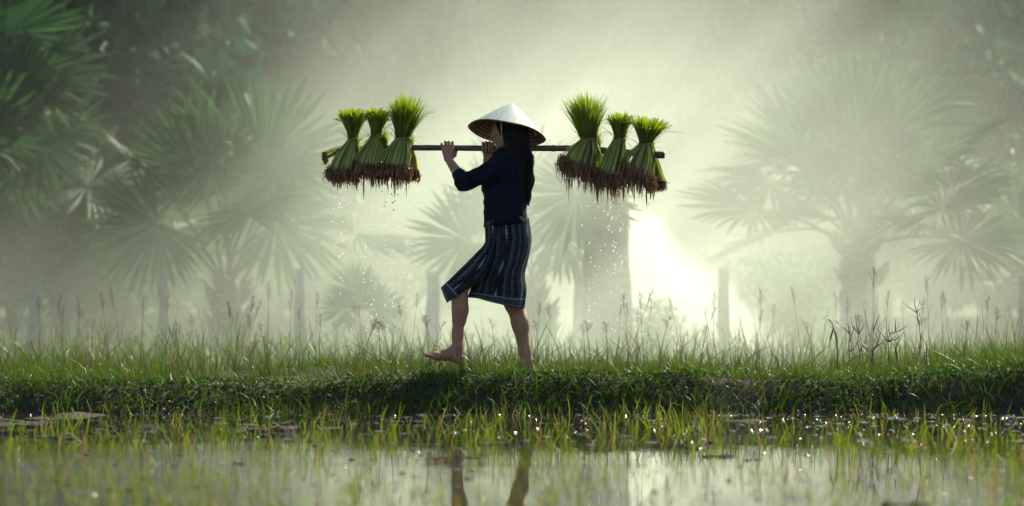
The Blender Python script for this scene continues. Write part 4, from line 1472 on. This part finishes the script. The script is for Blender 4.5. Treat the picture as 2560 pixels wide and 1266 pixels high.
# ------------------------------------------------------------------ shrubs and the wood behind
def leafy(mb_, centres, radii, n, size, r, flat=.8):
    k = r.integers(0, len(centres), n)
    d = r.normal(0, 1, (n, 3)); d /= np.linalg.norm(d, axis=1)[:, None]
    rad = radii[k] * (r.random(n) ** .45)
    p = centres[k] + d * rad[:, None] * [1, 1, flat]
    L = size * r.uniform(.6, 1.4, n)
    dd = d + r.normal(0, .6, (n, 3)) + [0, 0, -.4]
    dd /= np.linalg.norm(dd, axis=1)[:, None]
    ctrl = np.stack([p, p + dd * (L * .5)[:, None] + [0, 0, .02], p + dd * L[:, None]], 1)
    sidev = np.cross(dd, r.normal(0, 1, (n, 3)))
    tint = np.clip(.25 + .5 * vnoise(p[:, 0] * .8 + k * 3.1, p[:, 2] * .8, 31) + r.normal(0, .15, n), 0, 1)
    ribbons(mb_, ctrl, L * .5, tint, side=sidev, taper=.15)


def tree_proto(seed, h, spread, nleaf, size, cl=22):
    r = np.random.default_rng(seed)
    root = empty('tree')
    t = MB()
    top = np.array([r.uniform(-.4, .4), r.uniform(-.4, .4), h * .75])
    pts = catmull([np.zeros(3), top * .4 + r.normal(0, .15, 3), top], 12)
    tube(t, pts, np.linspace(.22, .06, 12), 8, jitter=.1)
    cs, rs = [], []
    for i in range(cl):
        f = r.uniform(.12, 1.0)
        a = r.random() * 6.28
        w = spread * (1 - .5 * abs(f - .45)) * r.uniform(.25, 1)
        c = np.array([math.cos(a) * w, math.sin(a) * w, h * f])
        s0 = pts[int(min(11, f * 9))]
        tube(t, catmull([s0, (s0 + c) / 2 + [0, 0, -.2], c], 6), np.linspace(.05, .012, 6), 5)
        cs.append(c); rs.append(r.uniform(.55, 1.15) * spread * .42)
    t.build('trunk', M['bark'], root)
    l = MB()
    leafy(l, np.array(cs), np.array(rs), nleaf, size, r)
    l.build('crown', M['tree_leaf'], root)
    return root


TREES = [tree_proto(41, 9.5, 2.6, 5200, .30), tree_proto(42, 11, 3.0, 6000, .32, 26), tree_proto(43, 8, 2.8, 5200, .28, 24), tree_proto(44, 10, 2.2, 4600, .34)]
first = set()
TSP = [(-4.9, 24.5), (-7.6, 27.5), (-8.6, 22.5)]
SMALL = [(7.3, 30), (9.2, 28), (6.2, 33)]
for i, xx in enumerate(np.linspace(-13, 15, 12)): TSP.append((xx + rng.uniform(-.6, .6), 42 + rng.uniform(-3, 4)))
for i, xx in enumerate(np.linspace(-36, 38, 23)): TSP.append((xx + rng.uniform(-.8, .8), 59 + rng.uniform(-2, 3)))
for i, xx in enumerate(np.linspace(-15, 17, 11)): TSP.append((xx + rng.uniform(-.8, .8), 50 + rng.uniform(-2, 4)))
for i, (xx, yy) in enumerate(TSP + SMALL):
    k = int(rng.integers(0, 4))
    o = TREES[k] if k not in first else copy_tree(TREES[k])
    first.add(k)
    o.location = (xx, yy, -.05); s = rng.uniform(.85, 1.2) * (.5 if (xx, yy) in SMALL else 1); o.scale = (s, s, s * rng.uniform(.9, 1.1)); o.rotation_euler = (0, 0, rng.uniform(0, 6.28))
    tag(o, 'tall leafy tree of the wood that closes the field behind the smoke', 'tree', 'trees of the wood behind the field')


def shrub_proto(seed, h, w, nleaf, size):
    r = np.random.default_rng(seed)
    root = empty('shrub')
    s = MB(); cs = []
    for i in range(9):
        a = r.random() * 6.28; rr = w * r.uniform(.2, 1); c = np.array([math.cos(a) * rr, math.sin(a) * rr, h * r.uniform(.35, .95)])
        tube(s, catmull([np.zeros(3), c * [.3, .3, .6], c], 6), np.linspace(.025, .006, 6), 5); cs.append(c)
    s.build('stems', M['bark'], root)
    l = MB(); leafy(l, np.array(cs), np.full(9, w * .55), nleaf, size, r)
    l.build('foliage', M['shrub_leaf'], root)
    return root


SH = [shrub_proto(61, 1.7, .9, 1500, .14), shrub_proto(62, 1.1, .8, 1200, .11), shrub_proto(63, 2.2, 1.0, 1900, .15)]
shr = [(30, 23.5, 2, .85, 'bright leafy shrub under the dark palm at the left edge'), (150, 23, 0, 1.0, 'bright leafy shrub just right of the left edge, below the dark fronds'), (270, 22, 2, .8, 'green shrub between the dark palm and the left fan palm'),
       (330, 24, 0, 1.0, 'soft green shrub behind the thin tapering fence post'), (690, 26, 1, 1.1, 'pale shrub in the smoke right of the left fan palm'), (1000, 24, 0, 1.0, 'pale smoky shrub behind the small young palm'),
       (1600, 16.5, 1, .45, 'low weedy shrub at the foot of the broad trunk'), (1900, 21, 1, .9, 'pale low shrub left of the right fan palm'), (2330, 23, 0, 1.0, 'green shrub right of the right fan palm\'s trunk'), (2480, 24, 2, .9, 'shrub behind the low palm at the right edge'),
       (2010, 30, 0, 1.1, 'hazy shrub far behind the right fan palm'), (450, 30, 2, 1.2, 'tall hazy shrub far behind the left fan palm'), (-120, 22, 2, 1.2, 'tall shrub at the far left behind the dark palm'), (2700, 26, 2, 1.2, 'tall shrub beyond the right edge palm')]
f2 = set()
for px, Y, k, s, lab in shr:
    o = SH[k] if k not in f2 else copy_tree(SH[k])
    f2.add(k)
    o.location = PB(px, Y); o.scale = (s, s, s); o.rotation_euler = (0, 0, rng.uniform(0, 6.28))
    tag(o, lab, 'shrub', 'shrubs at the edge of the field')

# undergrowth that closes the wood
mb = MB()
r = np.random.default_rng(77)
cs = np.stack([np.linspace(-22, 24, 120) + r.normal(0, .4, 120), 46 + r.normal(0, 3, 120), r.uniform(.2, 5.2, 120)], -1)
leafy(mb, cs, np.full(120, 1.3), 24000, .32, r)
tag(mb.build('undergrowth', M['tree_leaf']), kind='stuff')


# ------------------------------------------------------------------ smoke (a density grid) and the thin even haze
def volume_mat(name, color, density, aniso, attr=None):
    m = bpy.data.materials.new(name); m.use_nodes = True
    t = m.node_tree; t.nodes.clear()
    o = t.nodes.new('ShaderNodeOutputMaterial'); v = t.nodes.new('ShaderNodeVolumePrincipled')
    v.inputs['Color'].default_value = (*color, 1); v.inputs['Density'].default_value = density; v.inputs['Anisotropy'].default_value = aniso
    v.inputs['Density Attribute'].default_value = attr or ''
    t.links.new(v.outputs[0], o.inputs['Volume'])
    return m


def smoke_grid(name, mat, lo, hi, res, step, density):
    vol = bpy.data.volumes.new(name)
    ob = bpy.data.objects.new(name, vol); COL.objects.link(ob)
    g = bpy.data.node_groups.new(name + '_density', 'GeometryNodeTree')
    g.interface.new_socket('Geometry', in_out='INPUT', socket_type='NodeSocketGeometry')
    g.interface.new_socket('Geometry', in_out='OUTPUT', socket_type='NodeSocketGeometry')
    N, L = g.nodes, g.links

    def put(s, v):
        if isinstance(v, bpy.types.NodeSocket): L.new(v, s)
        else: s.default_value = v

    class F:
        @staticmethod
        def m(op, a, b=0.0, c=0.0):
            n = N.new('ShaderNodeMath'); n.operation = op
            for i, v in enumerate((a, b, c)): put(n.inputs[i], v)
            return n.outputs[0]

        @staticmethod
        def mul(*a):
            o = a[0]
            for q in a[1:]: o = F.m('MULTIPLY', o, q)
            return o

        @staticmethod
        def ss(v, a, b):
            n = N.new('ShaderNodeMapRange'); n.interpolation_type = 'SMOOTHSTEP'
            put(n.inputs[0], v); n.inputs[1].default_value = a; n.inputs[2].default_value = b
            return n.outputs[0]

        @staticmethod
        def inv(v, k=1.0):
            return F.m('SUBTRACT', 1.0, F.m('MULTIPLY', v, k))

        @staticmethod
        def gauss(v, c, w):
            d = F.m('DIVIDE', F.m('SUBTRACT', v, c), w)
            return F.m('EXPONENT', F.m('MULTIPLY', F.m('MULTIPLY', d, d), -1.0))

        @staticmethod
        def noise(scale, detail, lean=.7, st=(1, 1, 1), off=(0, 0, 0)):
            """x is sheared by height; in the wide smoke the streaks imitate light shafts"""
            cx = N.new('ShaderNodeCombineXYZ')
            put(cx.inputs[0], F.m('MULTIPLY_ADD', F.m('SUBTRACT', X, F.m('MULTIPLY', Z, lean)), st[0], off[0])); put(cx.inputs[1], F.m('MULTIPLY_ADD', Y, st[1], off[1])); put(cx.inputs[2], F.m('MULTIPLY_ADD', Z, st[2], off[2]))
            n = N.new('ShaderNodeTexNoise'); n.inputs['Scale'].default_value = scale; n.inputs['Detail'].default_value = detail
            L.new(cx.outputs[0], n.inputs['Vector'])
            return n.outputs[0]
    pos = N.new('GeometryNodeInputPosition'); sp = N.new('ShaderNodeSeparateXYZ'); L.new(pos.outputs[0], sp.inputs[0])
    X, Y, Z = sp.outputs
    vc = N.new('GeometryNodeVolumeCube')
    L.new(density(F, X, Y, Z), vc.inputs['Density'])
    vc.inputs['Min'].default_value = lo; vc.inputs['Max'].default_value = hi
    for k, r_ in zip('XYZ', res): vc.inputs['Resolution ' + k].default_value = r_
    sm = N.new('GeometryNodeSetMaterial'); sm.inputs['Material'].default_value = mat
    L.new(vc.outputs[0], sm.inputs[0])
    go = N.new('NodeGroupOutput'); L.new(sm.outputs[0], go.inputs[0])
    ob.modifiers.new('density', 'NODES').node_group = g
    vol.materials.append(mat)
    vol.render.step_size = step
    return tag(ob, kind='stuff')


SMOKE_D, PLUME_D = .072, 1.6


def smoke_with_shafts(F, X, Y, Z):
    n1 = F.noise(.34, 4, .8, (1, .5, .8)); n2 = F.noise(1.1, 4, 1.0, (1.2, .4, .5), (5, 2, 9))  # stretched leaning streaks put light shafts into the smoke density
    cloud = F.ss(F.m('ADD', F.mul(n1, .58), F.mul(n2, .42)), .41, .60)
    yf = F.mul(F.ss(Y, 2.5, 8), F.inv(F.ss(Y, 15, 36), .92))
    xf = F.m('ADD', .045, F.gauss(X, .75, 2.6))
    zf = F.inv(F.ss(Z, .8, 4.4), .84)
    d = F.mul(yf, xf, zf, F.m('MULTIPLY_ADD', cloud, 1.65, .06), SMOKE_D)
    low = F.mul(yf, F.inv(F.ss(Z, .2, 1.8)), .012)
    return F.m('ADD', d, low)


def plume(F, X, Y, Z):
    n = F.noise(1.7, 4, .3); n3 = F.noise(5.0, 3, .2, off=(3, 7, 1))
    w = F.m('MAXIMUM', F.m('SUBTRACT', .98, F.mul(Z, .46)), .12)
    dx = F.m('DIVIDE', F.m('SUBTRACT', X, F.m('ADD', 1.0, w)), w); dy = F.m('DIVIDE', F.m('SUBTRACT', Y, 17.6), F.m('ADD', w, .15))
    rad = F.m('SQRT', F.m('ADD', F.mul(dx, dx), F.mul(dy, dy)))
    rad = F.m('ADD', rad, F.m('ADD', F.mul(F.m('SUBTRACT', n, .5), 2.2), F.mul(F.m('SUBTRACT', n3, .5), 1.1)))
    return F.mul(F.inv(F.ss(rad, .50, 1.12)), F.inv(F.ss(Z, 1.1, 2.2)), PLUME_D)


SM = volume_mat('smoke', (.925, .985, .85), 1.0, .45, 'density')  # green cast stands for foliage-filtered light, put into the smoke colour
smoke_grid('smoke', SM, (-12, 2.2, -.02), (14, 40.5, 7.5), (120, 120, 46), .9, smoke_with_shafts)
smoke_grid('smoke_plume', volume_mat('white_smoke', (.99, .985, .95), 1.0, .35, 'density'), (.2, 15.6, -.02), (4.0, 19.6, 2.9), (76, 80, 58), .14, plume)

hz = MB()
x0, x1, y0, y1, z0, z1 = -40, 42, -27, 74, -1.1, 16.0
hz.add([(x0, y0, z0), (x1, y0, z0), (x1, y1, z0), (x0, y1, z0), (x0, y0, z1), (x1, y0, z1), (x1, y1, z1), (x0, y1, z1)],
       [(0, 3, 2, 1), (4, 5, 6, 7), (0, 1, 5, 4), (1, 2, 6, 5), (2, 3, 7, 6), (3, 0, 4, 7)])
tag(hz.build('haze', volume_mat('haze', (.90, .95, .92), .00008, .4), smooth=False), kind='stuff')
